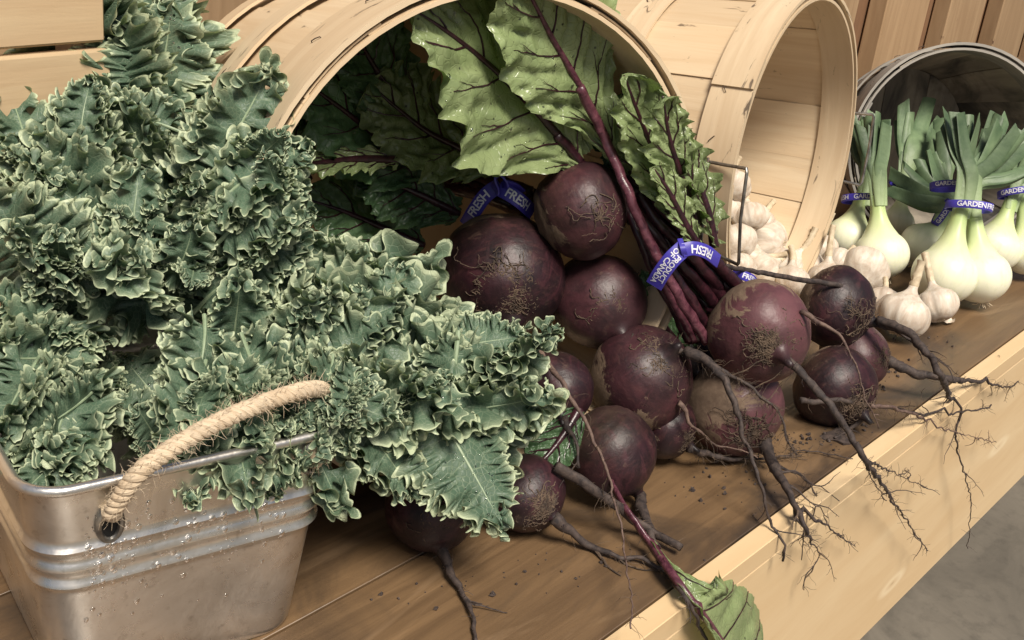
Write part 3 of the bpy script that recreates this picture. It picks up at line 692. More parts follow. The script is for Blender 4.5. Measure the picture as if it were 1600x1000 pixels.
kale_bunch("curly kale bunch spilling over the bucket's right corner above a dark beet", BASE, [
    (440, 560, .78, 800, 530, .80, 2, .5, .2, 1.0), (470, 600, .77, 848, 672, .79, 1, .5, .1, .8), (650, 585, .78, 790, 818, .765, 6, .4, .2, .95), (450, 580, .76, 640, 520, .75, 4, .5, 0, 1.0), (560, 600, .78, 862, 590, .80, 5, .5, .3, 1.0),
    (420, 580, .74, 610, 640, .715, 0, .5, .1, .9), (420, 600, .725, 555, 765, .70, 5, .4, .1, .8), (480, 600, .76, 700, 640, .74, 3, .5, .1, .9), (460, 560, .78, 850, 600, .80, 5, .4, .4, 1.0), (520, 620, .745, 680, 760, .735, 2, .4, .1, .8), (430, 560, .74, 520, 640, .70, 2, .4, .1, .8)])
kale_bunch("low curly kale bunch drooping over the bucket rim under the rope", BASE, [
    (350, 570, .70, 385, 772, .650, 3, .5, .1, .8), (320, 570, .70, 290, 695, .645, 5, .5, -.1, .9), (370, 570, .71, 480, 728, .672, 2, .4, .1, .8), (320, 500, .72, 330, 650, .67, 4, .4, 0, .9), (380, 530, .72, 440, 690, .665, 5, .4, 0, .8), (290, 590, .69, 320, 738, .634, 2, .4, 0, .75), (400, 600, .71, 425, 735, .660, 1, .4, 0, .7), (440, 590, .71, 465, 725, .672, 5, .4, 0, .75), (470, 590, .72, 500, 700, .680, 2, .4, .1, .7), (500, 580, .72, 540, 690, .690, 5, .4, .1, .8), (490, 560, .71, 535, 640, .682, 2, .4, .1, .7)])
kale_bunch("broad frilled kale leaf spreading before the crate boards at the top edge", BASE, [
    (180, 190, .87, 85, -30, .86, 3, .2, -.1, 1.5), (200, 170, .87, 230, -40, .88, 0, .3, .2, 1.4)])
kale_bunch("small kale sprig covering the rope's right end at the bucket corner", BASE, [
    (520, 560, .71, 512, 668, .672, 2, .4, .1, 1.1), (560, 580, .71, 535, 640, .675, 5, .4, .1, 1.0)])
# ================================================================== BEETS
def chain(pts, n=None, rng=None, wob=.0012):
    """pts: (x, y, spec) where spec is a depth, ('z', h), ('Y', y) or None (depth between its neighbours)"""
    ds = []
    for x, y, s in pts:
        if s is None: ds.append(np.nan)
        elif isinstance(s, tuple): q = pt(x, y, **{s[0]: s[1]}); ds.append(float((q - CAM) @ FW))
        else: ds.append(s)
    ds = V(ds); i = np.arange(len(ds)); ok = ~np.isnan(ds); ds = np.interp(i, i[ok], ds[ok])
    P = [pt(x, y, d) for (x, y, _), d in zip(pts, ds)]
    L = np.sum(np.linalg.norm(np.diff(P, axis=0), axis=1)); P = resample(P, n or max(10, int(L / .004)))
    if rng is not None:
        w = rng.normal(size=P.shape) * wob; w[0] = 0; w = np.apply_along_axis(lambda c: np.convolve(c, [.25, .5, .25], 'same'), 0, w); P = P + w
    over = (P[:, 1] > .2975) & (P[:, 1] < EDGE); P[:, 2] = np.where(over & (P[:, 2] > -.003), np.maximum(P[:, 2], .003), P[:, 2])
    P[:, 1] = np.where(over & (P[:, 2] < 0), .2975, P[:, 1])
    P[:, 2] = np.maximum(P[:, 2], np.where(P[:, 1] >= EDGE - .012, .0012, -9)); return P
def hairs(mb, P, r, rng, dens, ln, th=.00035):
    T, N_, B_ = frames(P); L = np.sum(np.linalg.norm(np.diff(P, axis=0), axis=1))
    for _ in range(int(dens * L)):
        i = rng.integers(1, len(P) - 1); a = rng.uniform(0, 6.28); o = math.cos(a) * N_[i] + math.sin(a) * B_[i]
        l = ln * rng.uniform(.3, 1.4); d = nrm(o + T[i] * rng.uniform(.1, 1.4)); p = [P[i] + o * r[i] * .7]
        for k in range(5):
            d = nrm(d + rng.normal(size=3) * .30 - V([0, 0, .05])); p.append(p[-1] + d * l / 5)
        p = V(p); p[:, 2] = np.maximum(p[:, 2], np.where(p[:, 1] > EDGE - .012, .0006, -9))
        v, f, u = tube(p, np.linspace(th, th * .45, 6), 4, False); mb.add(v, f, u)
def branch(P, i, rng, ln, r, mb, drop=.3):
    T = np.gradient(P, axis=0); d = nrm(T[i] + rng.normal(size=3) * np.linalg.norm(T[i]) * .55); p = [P[i]]
    n = 9
    for k in range(n): d = nrm(d + rng.normal(size=3) * .17 - V([0, 0, drop * .12])); p.append(p[-1] + d * ln / n)
    p = V(p); p[:, 2] = np.maximum(p[:, 2], np.where(p[:, 1] > EDGE - .012, .0012, -9))
    rr = np.linspace(r, r * .3, len(p)); v, f, u = tube(p, rr, 6); mb.add(v, f, u); hairs(mb, p, rr, rng, 90, .006, .00028); return p
def beet(label, x, y, d, rpx, taildir, seed, scab=0.0, squash=.93, roots=(), mats=0, matdir=None, stemlen=.02, crown=True, group=True):
    rng = np.random.default_rng(seed); c = pt(x, y, d); R = rpx * d / CF
    tdir = nrm(pt(*taildir) - c)                                        # from the middle to the tail
    z = -tdir; e1 = nrm(np.cross(z, [.31, .77, .55])); e2 = np.cross(z, e1)
    rot = Matrix((tuple(e1), tuple(e2), tuple(z))).transposed()
    root = empty("beet", (c[0], c[1], max(c[2] - R, 0)), label, "beet", "dark red beets piled in front of the basket")
    # body: shouldered globe with a crown stub above and a tapering tail below
    th = np.linspace(0, 1, 40); pr = [(.0001, squash * .985), (.10, squash * 1.0), (.20, squash * 1.005)] if crown else [(.0001, squash)]
    for q in np.linspace(.26, math.pi - .20, 34): pr.append((math.sin(q) ** .92, math.cos(q) * squash))
    pr += [(.150, -squash * 1.05), (.105, -squash * 1.14), (.075, -squash * 1.24), (.058, -squash * 1.36), (.0001, -squash * 1.38)]
    v, f = lathe(V(pr) * R, 44)
    off = rng.uniform(0, 50, 3); lumps = np.array([mnoise.noise(Vector(p / R * .9 + off)) * .095 + mnoise.noise(Vector(p / R * 2.3 + off)) * .022 + mnoise.noise(Vector(p / R * 6 + off)) * .007 for p in v])
    # faint furrow rings round the shoulder
    v = v * (1 + lumps)[:, None]; v[:, 2] += np.where(v[:, 2] > .5 * R, .012 * R * np.sin(v[:, 2] / R * 34), 0)
    b = obj("body", mesh("body", v, f, None, {'scab': np.full(len(v), scab), 'rosy': np.full(len(v), {7: .75, 6: .7, 3: .22, 9: .45, 2: .15, 4: .15}.get(seed, 0))}, sharp=0), M['beet'], root)
    b.matrix_local = Matrix.Translation(Vector(c - V(root.location))) @ rot.to_4x4()
    off = V(root.location)
    for (pts, r0, r1, nb, hair, mat) in roots:
        P = chain(pts, None, rng); n = len(P); r0, r1 = r0 * .74, r1 * .52; rr = r1 + (r0 - r1) * (1 - np.linspace(0, 1, n)) ** 2.6; rr = rr * (1 + .10 * rng.normal(size=n)); rr = np.maximum(rr, .0004)
        v, f, u = tube(P, rr, 9); t = obj("taproot", mesh("taproot", v - off, f, u, sharp=0), M[mat], root)
        mb = MB()
        for k in range(nb): i = int(n * rng.uniform(.35, .92)); branch(P, i, rng, rng.uniform(.012, .045), max(.0006, rr[i] * .5), mb)
        hairs(mb, P, rr, rng, hair * 2.2, .012, .00023)
        if mb.n: tag(obj("rootlets", mb.mesh("rootlets", off), M['hairroot'] if hair > 60 else M[mat], t), kind='stuff')
    if mats:                                                            # the mat of thread roots lying on the skin
        mb = MB(); md = nrm(pt(*matdir) - c) if matdir is not None else tdir
        for _ in range(mats):
            dd = nrm(md + rng.normal(size=3) * .17); wd = nrm(np.cross(dd, rng.normal(size=3))); p = []
            for k in range(rng.integers(9, 26)):
                q = rot.to_4x4().inverted() @ Vector(dd); s = R * (1 - .07 * abs(q.z)) * (1.015 + .035 * rng.random()); p.append(c + dd * s)
                wd = nrm(wd + rng.normal(size=3) * .42); dd = nrm(dd + wd * .045)
            if len(p) > 3: v, f, u = tube(p, rng.uniform(.00022, .00050), 4, False); mb.add(v, f, u)
        tag(obj("thread_roots", mb.mesh("thread_roots", off), M['hairroot'], root), kind='stuff')
    root['_c'] = [float(q) for q in c]; return root, c, R, z
BE = {}
def B(k, *a, **kw): BE[k] = beet(*a, **kw)
B(1, "largest dark beet with a mat of thread roots facing front", 785, 430, .985, 97, (806, 530, .945), 1, -.05, .97, [([(806, 515, .935), (835, 545, None), (880, 600, .886), (925, 680, .872), (955, 760, .855), (975, 850, .83), (984, 920, None), (985, 982, ('Y', .298))], .0048, .0011, 2, 70, 'root_pale')], 150, (790, 470, .92))
B(2, "round beet on top of the pile with its tail pointing right", 908, 330, .96, 76, (975, 305, .955), 2, -.04, .95, [([(972, 306, .957), (1000, 325, None), (1032, 352, None), (1062, 395, .965), (1075, 430, .97)], .0075, .0016, 2, 60, 'root')], 26, (960, 330, .92))
B(3, "glossy reddish beet tucked under the topmost one", 935, 470, 1.0, 74, (985, 540, .965), 3, -.06, .97, [([(985, 530, .968), (1020, 540, None), (1060, 548, None), (1100, 560, None), (1150, 590, .955), (1206, 632, .95), (1220, 650, None), (1232, 690, .955), (1245, 712, .96)], .0085, .0016, 4, 520, 'root')], 110, (970, 525, .95))
B(4, "beet with a corky tan band round its lower side", 1000, 590, .985, 83, (1060, 540, .945), 4, .20, .93, [([(1072, 548, .955), (1105, 566, None), (1130, 590, .93), (1150, 640, .925), (1170, 700, .925), (1190, 760, .92), (1205, 820, None), (1215, 872, ('Y', .302))], .0068, .0021, 3, 60, 'root')], 90, (1060, 535, .94))
B(5, "smooth dark beet resting on the table near the edge", 957, 708, .930, 71, (1000, 775, .935), 5, -.25, .98, [([(1000, 775, .935), (1008, 805, None), (1028, 855, ('z', .006)), (1045, 892, ('z', .004)), (1075, 940, ('Y', .300)), (1102, 1005, ('Y', .297))], .0070, .0024, 2, 50, 'root')])
B(6, "dusty tan beet under another, its roots hanging over the edge", 1147, 636, 1.022, 80, (1195, 700, 1.01), 6, .21, .92, [
    ([(1195, 690, 1.0), (1206, 719, .985), (1240, 789, .94), (1262, 831, .93), (1271, 860, ('Y', .303)), (1253, 899, ('Y', .301)), (1251, 916, ('Y', .301))], .0085, .0008, 4, 90, 'root'),
    ([(1225, 755, .96), (1258, 778, None), (1293, 811, .97)], .0026, .0006, 2, 60, 'root'), ([(1245, 798, .94), (1275, 815, None), (1331, 853, ('Y', .300))], .0030, .0006, 3, 60, 'root'), ([(1240, 790, .94), (1243, 830, None), (1248, 872, ('Y', .300))], .0024, .0008, 1, 60, 'root'), ([(1215, 735, .975), (1250, 740, None), (1276, 774, .97)], .0022, .0006, 1, 60, 'root'),
    ([(1220, 730, .98), (1255, 748, None), (1282, 770, 1.0)], .0022, .0006, 1, 60, 'root')], 70, (1190, 690, .97))
B(7, "large rosy beet with brown corky shoulder at the tied bunch", 1186, 518, .985, 81, (1225, 560, .945), 7, .17, .93, [
    ([(1228, 560, .945), (1262, 592, None), (1298, 632, .925), (1330, 680, None), (1355, 722, .93), (1400, 790, ('Y', .290)), (1428, 832, ('Y', .291)), (1450, 861, ('Y', .292))], .0052, .0012, 5, 60, 'root'),
    ([(1338, 693, .927), (1350, 722, None), (1372, 765, ('Y', .296)), (1385, 782, ('Y', .296))], .0018, .0009, 1, 40, 'root'), ([(1352, 718, .93), (1395, 738, ('Y', .296)), (1448, 762, ('Y', .296))], .0018, .0006, 4, 50, 'root'),
    ([(1250, 487, .955), (1307, 522, None), (1333, 561, .93), (1347, 601, None), (1358, 632, .93), (1371, 669, .94)], .0034, .0009, 2, 50, 'root_pale')], 130, (1225, 545, .92))
B(8, "blackish pointed beet lying beside the white garlic", 1308, 482, 1.16, 66, (1385, 512, 1.135), 8, -.02, .86, [
    ([(1372, 500, 1.135), (1420, 522, None), (1454, 559, None), (1471, 590, 1.06), (1487, 629, ('Y', .306)), (1492, 677, ('Y', .298)), (1501, 719, ('Y', .292)), (1516, 775, ('Y', .290)), (1514, 831, ('Y', .290)), (1511, 858, ('Y', .290))], .0062, .0009, 4, 40, 'root'),
    ([(1372, 505, 1.135), (1405, 520, None), (1440, 545, None), (1478, 572, None), (1495, 598, 1.10)], .0045, .0010, 3, 40, 'root')], 30, (1375, 505, 1.10))
B(9, "small red-purple beet half hidden under the blackish pointed one", 1335, 556, 1.180, 56, (1395, 566, 1.17), 9, -.02, .92, [([(1385, 562, 1.165), (1403, 573, None), (1431, 583, None), (1487, 592, 1.17), (1540, 598, None), (1566, 601, ('Y', .305)), (1587, 596, ('Y', .300))], .0085, .0015, 4, 110, 'root')], 40, (1385, 560, 1.15))
B(10, "dark beet lying lowest on the table by loose roots", 1305, 604, 1.110, 66, (1350, 650, 1.09), 10, -.05, .92, [
    ([(1251, 626, 1.05), (1319, 626, None), (1361, 632, None), (1403, 640, None), (1431, 646, ('Y', .312)), (1487, 643, ('Y', .300)), (1530, 640, None), (1549, 634, ('Y', .290))], .0040, .0016, 4, 70, 'root'),
    ([(1361, 634, 1.05), (1397, 638, None), (1431, 650, ('Y', .306)), (1487, 674, ('Y', .298)), (1558, 691, ('Y', .290))], .0028, .0006, 4, 60, 'root_pale'),
    ([(1352, 645, 1.09), (1330, 668, ('z', .006)), (1305, 684, ('z', .003))], .0060, .0020, 2, 80, 'root')], 60, (1345, 640, 1.07))
B(11, "dark purple beet under the overhanging kale, tail towards the front edge", 672, 796, .850, 70, (690, 862, .835), 11, -.14, .95, [([(688, 848, .838), (705, 890, ('z', .008)), (722, 925, ('z', .005)), (735, 960, ('z', .004)), (746, 1008, ('z', .003))], .0062, .0024, 2, 60, 'root')], 60, (700, 830, .81))
B(12, "beet mostly hidden below the drooping kale leaf, long black tail", 822, 772, .880, 62, (868, 812, .865), 12, -.08, .95, [([(865, 808, .862), (885, 826, None), (920, 850, ('z', .006)), (960, 868, ('z', .005)), (1000, 876, ('z', .004)), (1040, 888, ('z', .003))], .0070, .0030, 3, 110, 'root')], 110, (866, 806, .84))
B(13, "small dusty beet wedged low between its neighbours, shaggy with roots", 1040, 668, .998, 50, (1090, 705, .985), 13, .12, .95, [
    ([(1075, 700, .985), (1110, 712, None), (1160, 718, ('z', .007)), (1215, 714, ('z', .004)), (1262, 704, ('z', .003)), (1330, 718, ('z', .003))], .0050, .0010, 6, 260, 'root'),
    ([(1060, 630, .955), (1085, 668, None), (1115, 692, None), (1165, 706, .975), (1185, 716, None)], .0030, .0010, 2, 90, 'root_pale')], 160, (1075, 700, .96))
B(14, "dark beet deep in the gap between the largest beet and the corky banded one", 868, 608, .932, 60, (880, 665, .90), 14, -.1, .95, [([(882, 655, .905), (900, 690, .89), (905, 730, .885)], .0050, .0020, 1, 60, 'root')])
B(15, "dark beet behind the kale, under the largest beet", 775, 600, .95, 62, (800, 660, .91), 15, -.1, .95, [([(800, 655, .915), (820, 700, .90), (830, 740, .895)], .0050, .0020, 1, 60, 'root')])
B(16, "shaded beet at the back between the stems and the corky banded one", 1075, 560, 1.06, 60, (1100, 600, 1.02), 16, .0, .95, [([(1098, 596, 1.02), (1110, 630, 1.01)], .0040, .0020, 1, 60, 'root')])
# ---- stems
def stem(parent, pts, r0, r1, mat='stem', seed=0, name="stem", flat=.75):
    rng = np.random.default_rng(seed + 77); P = chain(pts, None, rng, .0006); n = len(P); r = np.linspace(r0, r1, n)
    # ribbed section
    k = 10; T, N_, B_ = frames(P); a = np.linspace(0, 2 * np.pi, k, endpoint=False); prof = 1 + .10 * np.cos(4 * a); prof[np.cos(a) > .85] *= .72
    v = P[:, None, :] + r[:, None, None] * prof[None, :, None] * (np.cos(a)[None, :, None] * N_[:, None, :] * flat + np.sin(a)[None, :, None] * B_[:, None, :])
    f = [tuple(q) for q in grid_faces(n, k, True)] + [tuple(range(k))[::-1], tuple((n - 1) * k + i for i in range(k))]
    return obj(name, mesh(name, v.reshape(-1, 3) - V(parent.location), f, None, sharp=0), M[mat], parent)
R_ = lambda k: BE[k][0]
rg = np.random.default_rng(5)
# bunch tied by the left band: stems run up and back to the left from the beets 1, 2 and 3
for i in range(11):
    q = i / 10; own = (1, 2, 3)[i % 3]
    stem(R_(own), [(835 - 10 * q + rg.normal() * 4, 300 + 36 * q, 1.02 + .02 * (i % 2)), (790 - 12 * q, 283 + 34 * q, 1.035 + .012 * (i % 3)), (735 - 20 * q, 262 + 36 * q, 1.06), (660 - 30 * q + rg.normal() * 8, 230 + 48 * q, 1.10), (600 - 40 * q, 190 + 60 * q + rg.normal() * 8, 1.14)], .0050, .0030, 'stem', i)
# bunch tied by the right band, ending at the crowns of beets 7 and 8
for i in range(9):
    q = i / 8; own = (7, 8)[i % 2]
    stem(R_(own), [(1160 - 50 * q + rg.normal() * 3, 452 + 34 * q, 1.005 + .012 * (i % 2)), (1120 - 46 * q, 412 + 32 * q, .978 + .010 * (i % 3)), (1076 - 42 * q, 368 + 30 * q, .957 + .008 * (i % 3)), (1030 - 34 * q, 320 + 28 * q, .950 + .005 * (i % 3)), (985 - 14 * q, 250 + 30 * q, .97), (960 - 16 * q, 180 + 30 * q, 1.01)], .0054, .0034, 'stem', 20 + i)
# paler bunch going down behind to the beets 4 and 6
for i in range(6):
    q = i / 5; own = (4, 6)[i % 2]
    stem(R_(own), [(1120 - 42 * q, 530 + 4 * q, 1.0), (1085 - 34 * q, 478, .975 + .006 * (i % 2)), (1045 - 28 * q, 415, .958), (1000 - 12 * q, 340, .955), (970 - 8 * q, 270, .97), (950 - 10 * q, 190, 1.0)], .0046, .0030, 'stem_bright' if i in (2, 4) else 'stem', 40 + i)
stem(R_(8), [(1320, 447, 1.13), (1270, 440, 1.11), (1200, 428, 1.07), (1128, 416, 1.03)], .0026, .0021, 'root', 71)

# ---- beet leaves
def interp(xs, ys, x): return np.interp(x, xs, ys)
def beet_leaf(parent, mid, wl, wr, facing, seed, mat='beetleaf', fold=(0, 0), wave=.004, tipw=0.0, veins=5, r=.0042, stemmat='stem', curl_l=0.0, curl_r=0.0, nu=72, nv=40, droplets=0, start=.0, name="leaf", puck=.0042):
    """mid: midrib from stem to tip as photo pixels with depths; wl, wr: half widths (photo px at the depth) along it; facing: the way the upper side looks (x right, y up, towards camera)"""
    rng = np.random.default_rng(seed); P = chain(mid, nu)
    dep = (P - CAM) @ FW; T = np.gradient(P, axis=0); T /= np.linalg.norm(T, axis=1)[:, None]
    Fv = RT * facing[0] + UP * facing[1] - FW * facing[2]; U = np.linspace(0, 1, nu)
    Nn = Fv - T * (T @ Fv)[:, None]; Nn /= np.linalg.norm(Nn, axis=1)[:, None]; Sd = np.cross(T, Nn)      # Sd: to the right hand going to the tip, seen from above
    def smooth(c, k=5): return np.convolve(np.pad(c, k, 'edge'), np.ones(2 * k + 1) / (2 * k + 1), 'valid')
    A = interp(np.linspace(0, 1, len(wl)), wl, U); Bw = interp(np.linspace(0, 1, len(wr)), wr, U); A, Bw = smooth(A), smooth(Bw)
    sc = dep / CF; off = rng.uniform(0, 60, 3)
    for W_ in (A, Bw):
        o_ = rng.uniform(0, 50); W_ *= 1 + np.array([.085 * mnoise.noise(Vector((u * 7 + o_, 0, 0))) + .065 * mnoise.noise(Vector((u * 19 + o_, 4, 0))) for u in U]) + .014 * rng.normal(size=nu)
        W_ *= np.clip((1 - U) * 18, 0, 1) ** .5
    vv = np.linspace(-1, 1, nv); X = np.zeros((nu, nv, 3)); H = np.zeros((nu, nv)); mrg = np.zeros((nu, nv)); lat = np.zeros((nu, nv))
    for j, v in enumerate(vv):
        w_ = (A if v < 0 else Bw) * sc; fd = fold[0] if v < 0 else fold[1]; cl = curl_l if v < 0 else curl_r; t = abs(v)
        ang = fd * t + cl * t ** 3; L_ = w_ * t
        # integrate the cross section so that it keeps its width
        kk = np.linspace(0, 1, 12); tt = kk * t; an = fd * np.minimum(tt * 1.5, 1) + cl * tt ** 2.2
        cx, cz = t * np.mean((np.cos(an)[1:] + np.cos(an)[:-1]) / 2), t * np.mean((np.sin(an)[1:] + np.sin(an)[:-1]) / 2)
        fwd = .30 * t                                                   # side parts sweep towards the tip
        lat[:, j] = np.sign(v) * w_ * cx; H[:, j] = w_ * cz; X[:, j] = P + T * (w_ * fwd)[:, None]
        mrg[:, j] = t
    # veins: lines u = k/veins + .25 t ; blade puffs between them
    tt = np.abs(vv)[None, :]; side = np.where(vv < 0, .0, .5)[None, :]
    vc = (U[:, None] * veins - tt * 1.15 + side) ; fr = np.abs((vc % 1) - .5) * 2; vl = np.exp(-((1 - fr) / .055) ** 2)
    puck = min(puck, .075 * float(np.mean((A + Bw) * sc)))
    pn = np.array([[mnoise.noise(Vector((u * 9, v * 5, 0)) + Vector(off)) + .5 * mnoise.noise(Vector((u * 22, v * 12, 3)) + Vector(off)) for v in vv] for u in U])
    H += puck * (1.3 * np.sqrt(np.clip(1 - fr ** 2, 0, 1)) * 0 + 1.1 * (1 - np.exp(-((1 - fr) / .25) ** 2))) * np.clip(tt * 3, 0, 1) + puck * 1.1 * pn * np.clip(tt * 4, 0, 1)
    ph = rng.uniform(0, 6, 2); ed = np.clip((tt - .35) / .65, 0, 1) ** 1.6
    H += wave * ed * (np.sin(U[:, None] * 6.28 * 4.2 + np.where(vv < 0, *ph)[None, :]) + .55 * np.sin(U[:, None] * 6.28 * 10.3 + ph[1]) + .25 * np.sin(U[:, None] * 6.28 * 23 + ph[0]))
    Q = X + Sd[:, None, :] * lat[..., None] + Nn[:, None, :] * H[..., None]
    if start: k0 = int(nu * start)
    off_ = V(parent.location)
    lf = obj(name, mesh(name, Q.reshape(-1, 3) - off_, grid_faces(nu, nv), None, {'margin': np.clip((np.broadcast_to(tt, (nu, nv)) - .955) / .045, 0, 1).ravel() * .7, 'veinmask': (vl * np.clip(1 - (tt - .60) / .35, 0, 1) * .35).ravel()}, sharp=0), M[mat], parent)
    rr = np.linspace(r, r * .22, nu); v, f, u = tube(P + Nn * (rr * .25)[:, None], rr, 8); obj("midrib", mesh("midrib", v - off_, f, u, sharp=0), M[stemmat], lf)
    mb = MB(); jl = nv // 2
    for sgn in (-1, 1):
        for k in range(-1, veins + 2):
            pl = []
            for t in np.linspace(.02, .78, 16):
                u_ = (k + .5 + t * 1.15 - (0 if sgn < 0 else .5)) / veins + .004 * math.sin(t * 9 + k)
                if not (.02 < u_ < .93): continue
                fi = u_ * (nu - 1); i0 = int(fi); fj = (sgn * t + 1) / 2 * (nv - 1); j0 = min(int(fj), nv - 2); a, b_ = fi - i0, fj - j0
                q = (Q[i0, j0] * (1 - a) + Q[i0 + 1, j0] * a) * (1 - b_) + (Q[i0, j0 + 1] * (1 - a) + Q[i0 + 1, j0 + 1] * a) * b_; pl.append(q + Nn[i0] * .0003)
            if len(pl) > 4:
                pl = V(pl); r_ = np.linspace(r * .22, r * .06, len(pl)); v, f, u = tube(pl, r_, 5, False); mb.add(v, f, u)
                m_ = len(pl) // 2                                        # a forking side vein
                i0 = m_; d = pl[i0 + 1] - pl[i0]; pr = [pl[i0]]
                dd = nrm(nrm(d) + T[int(nu * .5)] * rng.uniform(.4, .9))
                for s in range(6):
                    q = pr[-1] + dd * .0035
                    D2 = np.sum((Q.reshape(-1, 3) - q) ** 2, 1); pr.append(Q.reshape(-1, 3)[np.argmin(D2)] * .55 + q * .45 + Nn[0] * .0002)
                v, f, u = tube(pr, np.linspace(r * .12, r * .04, len(pr)), 5, False); mb.add(v, f, u)
    if mb.n: tag(obj("side_veins", mb.mesh("side_veins", off_), M['stem'], lf), kind='stuff')
    if droplets:
        pts = []; rr2 = random.Random(seed); Nx = np.cross(np.gradient(Q, axis=0), np.gradient(Q, axis=1)); 
        for _ in range(droplets):
            i, j = rr2.randrange(4, nu - 4), rr2.randrange(2, nv - 2); n = nrm(Nx[i, j]); n = n if n @ Nn[i] > 0 else -n; pts.append((Q[i, j] + n * .0002, n))
        drops("droplets", pts, rr2, lf, off_, .0005, .0017)
    return lf
Lf = beet_leaf
# upright leaf in the middle of the mouth
Lf(R_(1), [(905, 252, .950), (850, 188, .915), (778, 115, .87), (705, 55, .83), (628, 5, .795)], [14, 105, 160, 150, 120, 75, 14], [14, 100, 140, 128, 100, 66, 10], (-.15, .30, 1), 1, droplets=60, wave=.0055, curl_l=.25, curl_r=-.2, stemmat='stem')
# its tall right-hand neighbour on a bright stem
Lf(R_(2), [(960, 250, .945), (928, 180, .93), (892, 112, .90), (862, 60, .875), (826, -10, .84), (795, -70, .81)], [8, 40, 92, 110, 110, 90, 20], [8, 36, 95, 135, 150, 140, 60], (.25, .12, 1), 2, droplets=50, wave=.005, curl_r=.3, stemmat='stem_bright', r=.0042)
stem(R_(2), [(1105, 535, .985), (1060, 460, .952), (1022, 390, .942), (988, 315, .930), (960, 250, .930), (935, 195, .922), (905, 137, .898)], .0041, .0039, 'stem_bright', 91)
stem(R_(1), [(985, 345, 1.0), (945, 300, .955), (905, 252, .948), (870, 210, .925)], .0042, .0040, 'stem', 92)
# leaf to the left, folded over
Lf(R_(1), [(770, 262, .99), (715, 232, .965), (665, 205, .945), (615, 165, .93), (575, 130, .92)], [20, 70, 84, 70, 30], [15, 70, 92, 80, 30], (-.1, .5, 1), 3, droplets=30, wave=.006, curl_l=-.5, curl_r=.5)
# darker leaf inside the basket mouth
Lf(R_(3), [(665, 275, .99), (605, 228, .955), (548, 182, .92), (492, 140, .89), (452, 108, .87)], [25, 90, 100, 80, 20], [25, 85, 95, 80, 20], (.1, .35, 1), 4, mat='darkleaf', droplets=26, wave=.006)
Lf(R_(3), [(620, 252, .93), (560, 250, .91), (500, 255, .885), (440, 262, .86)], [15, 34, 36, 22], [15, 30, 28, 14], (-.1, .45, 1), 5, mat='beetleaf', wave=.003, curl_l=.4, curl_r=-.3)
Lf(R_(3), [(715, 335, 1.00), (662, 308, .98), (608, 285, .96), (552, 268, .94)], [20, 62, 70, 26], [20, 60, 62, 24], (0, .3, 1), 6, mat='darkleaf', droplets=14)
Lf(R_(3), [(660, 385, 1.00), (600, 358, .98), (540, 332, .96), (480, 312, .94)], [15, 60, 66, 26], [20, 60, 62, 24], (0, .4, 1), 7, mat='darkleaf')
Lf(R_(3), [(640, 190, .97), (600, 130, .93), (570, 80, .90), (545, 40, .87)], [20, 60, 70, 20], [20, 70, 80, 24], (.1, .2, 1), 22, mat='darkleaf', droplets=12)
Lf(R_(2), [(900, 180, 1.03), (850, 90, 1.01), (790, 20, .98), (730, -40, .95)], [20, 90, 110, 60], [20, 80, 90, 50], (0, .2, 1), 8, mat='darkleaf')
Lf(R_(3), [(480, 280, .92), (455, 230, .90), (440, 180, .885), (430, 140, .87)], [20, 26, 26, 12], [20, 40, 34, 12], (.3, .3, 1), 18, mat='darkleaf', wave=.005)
# right-hand folded leaves
Lf(R_(7), [(1075, 365, .965), (1045, 300, .95), (1015, 225, .935), (990, 160, .915), (975, 118, .90)], [12, 40, 56, 50, 18], [12, 50, 72, 60, 20], (.2, .2, 1), 9, wave=.005, fold=(.5, .55), curl_l=-.8, curl_r=.9, nv=44)
Lf(R_(7), [(1090, 350, .955), (1065, 280, .935), (1045, 215, .915), (1035, 150, .89)], [10, 40, 48, 22], [10, 36, 40, 18], (.5, .1, 1), 10, wave=.005, fold=(-.7, .4), curl_l=.9)
Lf(R_(8), [(1115, 385, .965), (1105, 330, .955), (1085, 270, .945), (1060, 205, .93)], [10, 38, 44, 18], [10, 34, 38, 14], (.6, .2, 1), 11, wave=.005, fold=(.6, -.3), curl_r=.9)
Lf(R_(8), [(1095, 395, .95), (1070, 350, .935), (1045, 300, .92), (1020, 262, .91)], [8, 26, 34, 14], [8, 22, 30, 12], (.1, .4, 1), 12, wave=.004, fold=(.6, .4))
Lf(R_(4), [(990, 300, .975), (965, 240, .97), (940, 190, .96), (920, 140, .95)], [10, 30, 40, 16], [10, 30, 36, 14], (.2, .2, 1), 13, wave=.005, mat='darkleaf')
Lf(R_(4), [(1010, 330, .97), (1000, 260, .965), (975, 200, .955), (960, 150, .95)], [10, 40, 50, 22], [10, 40, 44, 20], (.1, .2, 1), 14, wave=.005)
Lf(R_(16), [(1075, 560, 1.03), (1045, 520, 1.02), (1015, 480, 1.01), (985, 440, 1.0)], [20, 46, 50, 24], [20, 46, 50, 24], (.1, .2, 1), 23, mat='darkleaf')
Lf(R_(14), [(905, 640, .91), (880, 680, .90), (855, 712, .89), (825, 740, .885)], [14, 34, 38, 16], [14, 34, 38, 16], (.1, .5, 1), 24, mat='darkleaf', wave=.002)
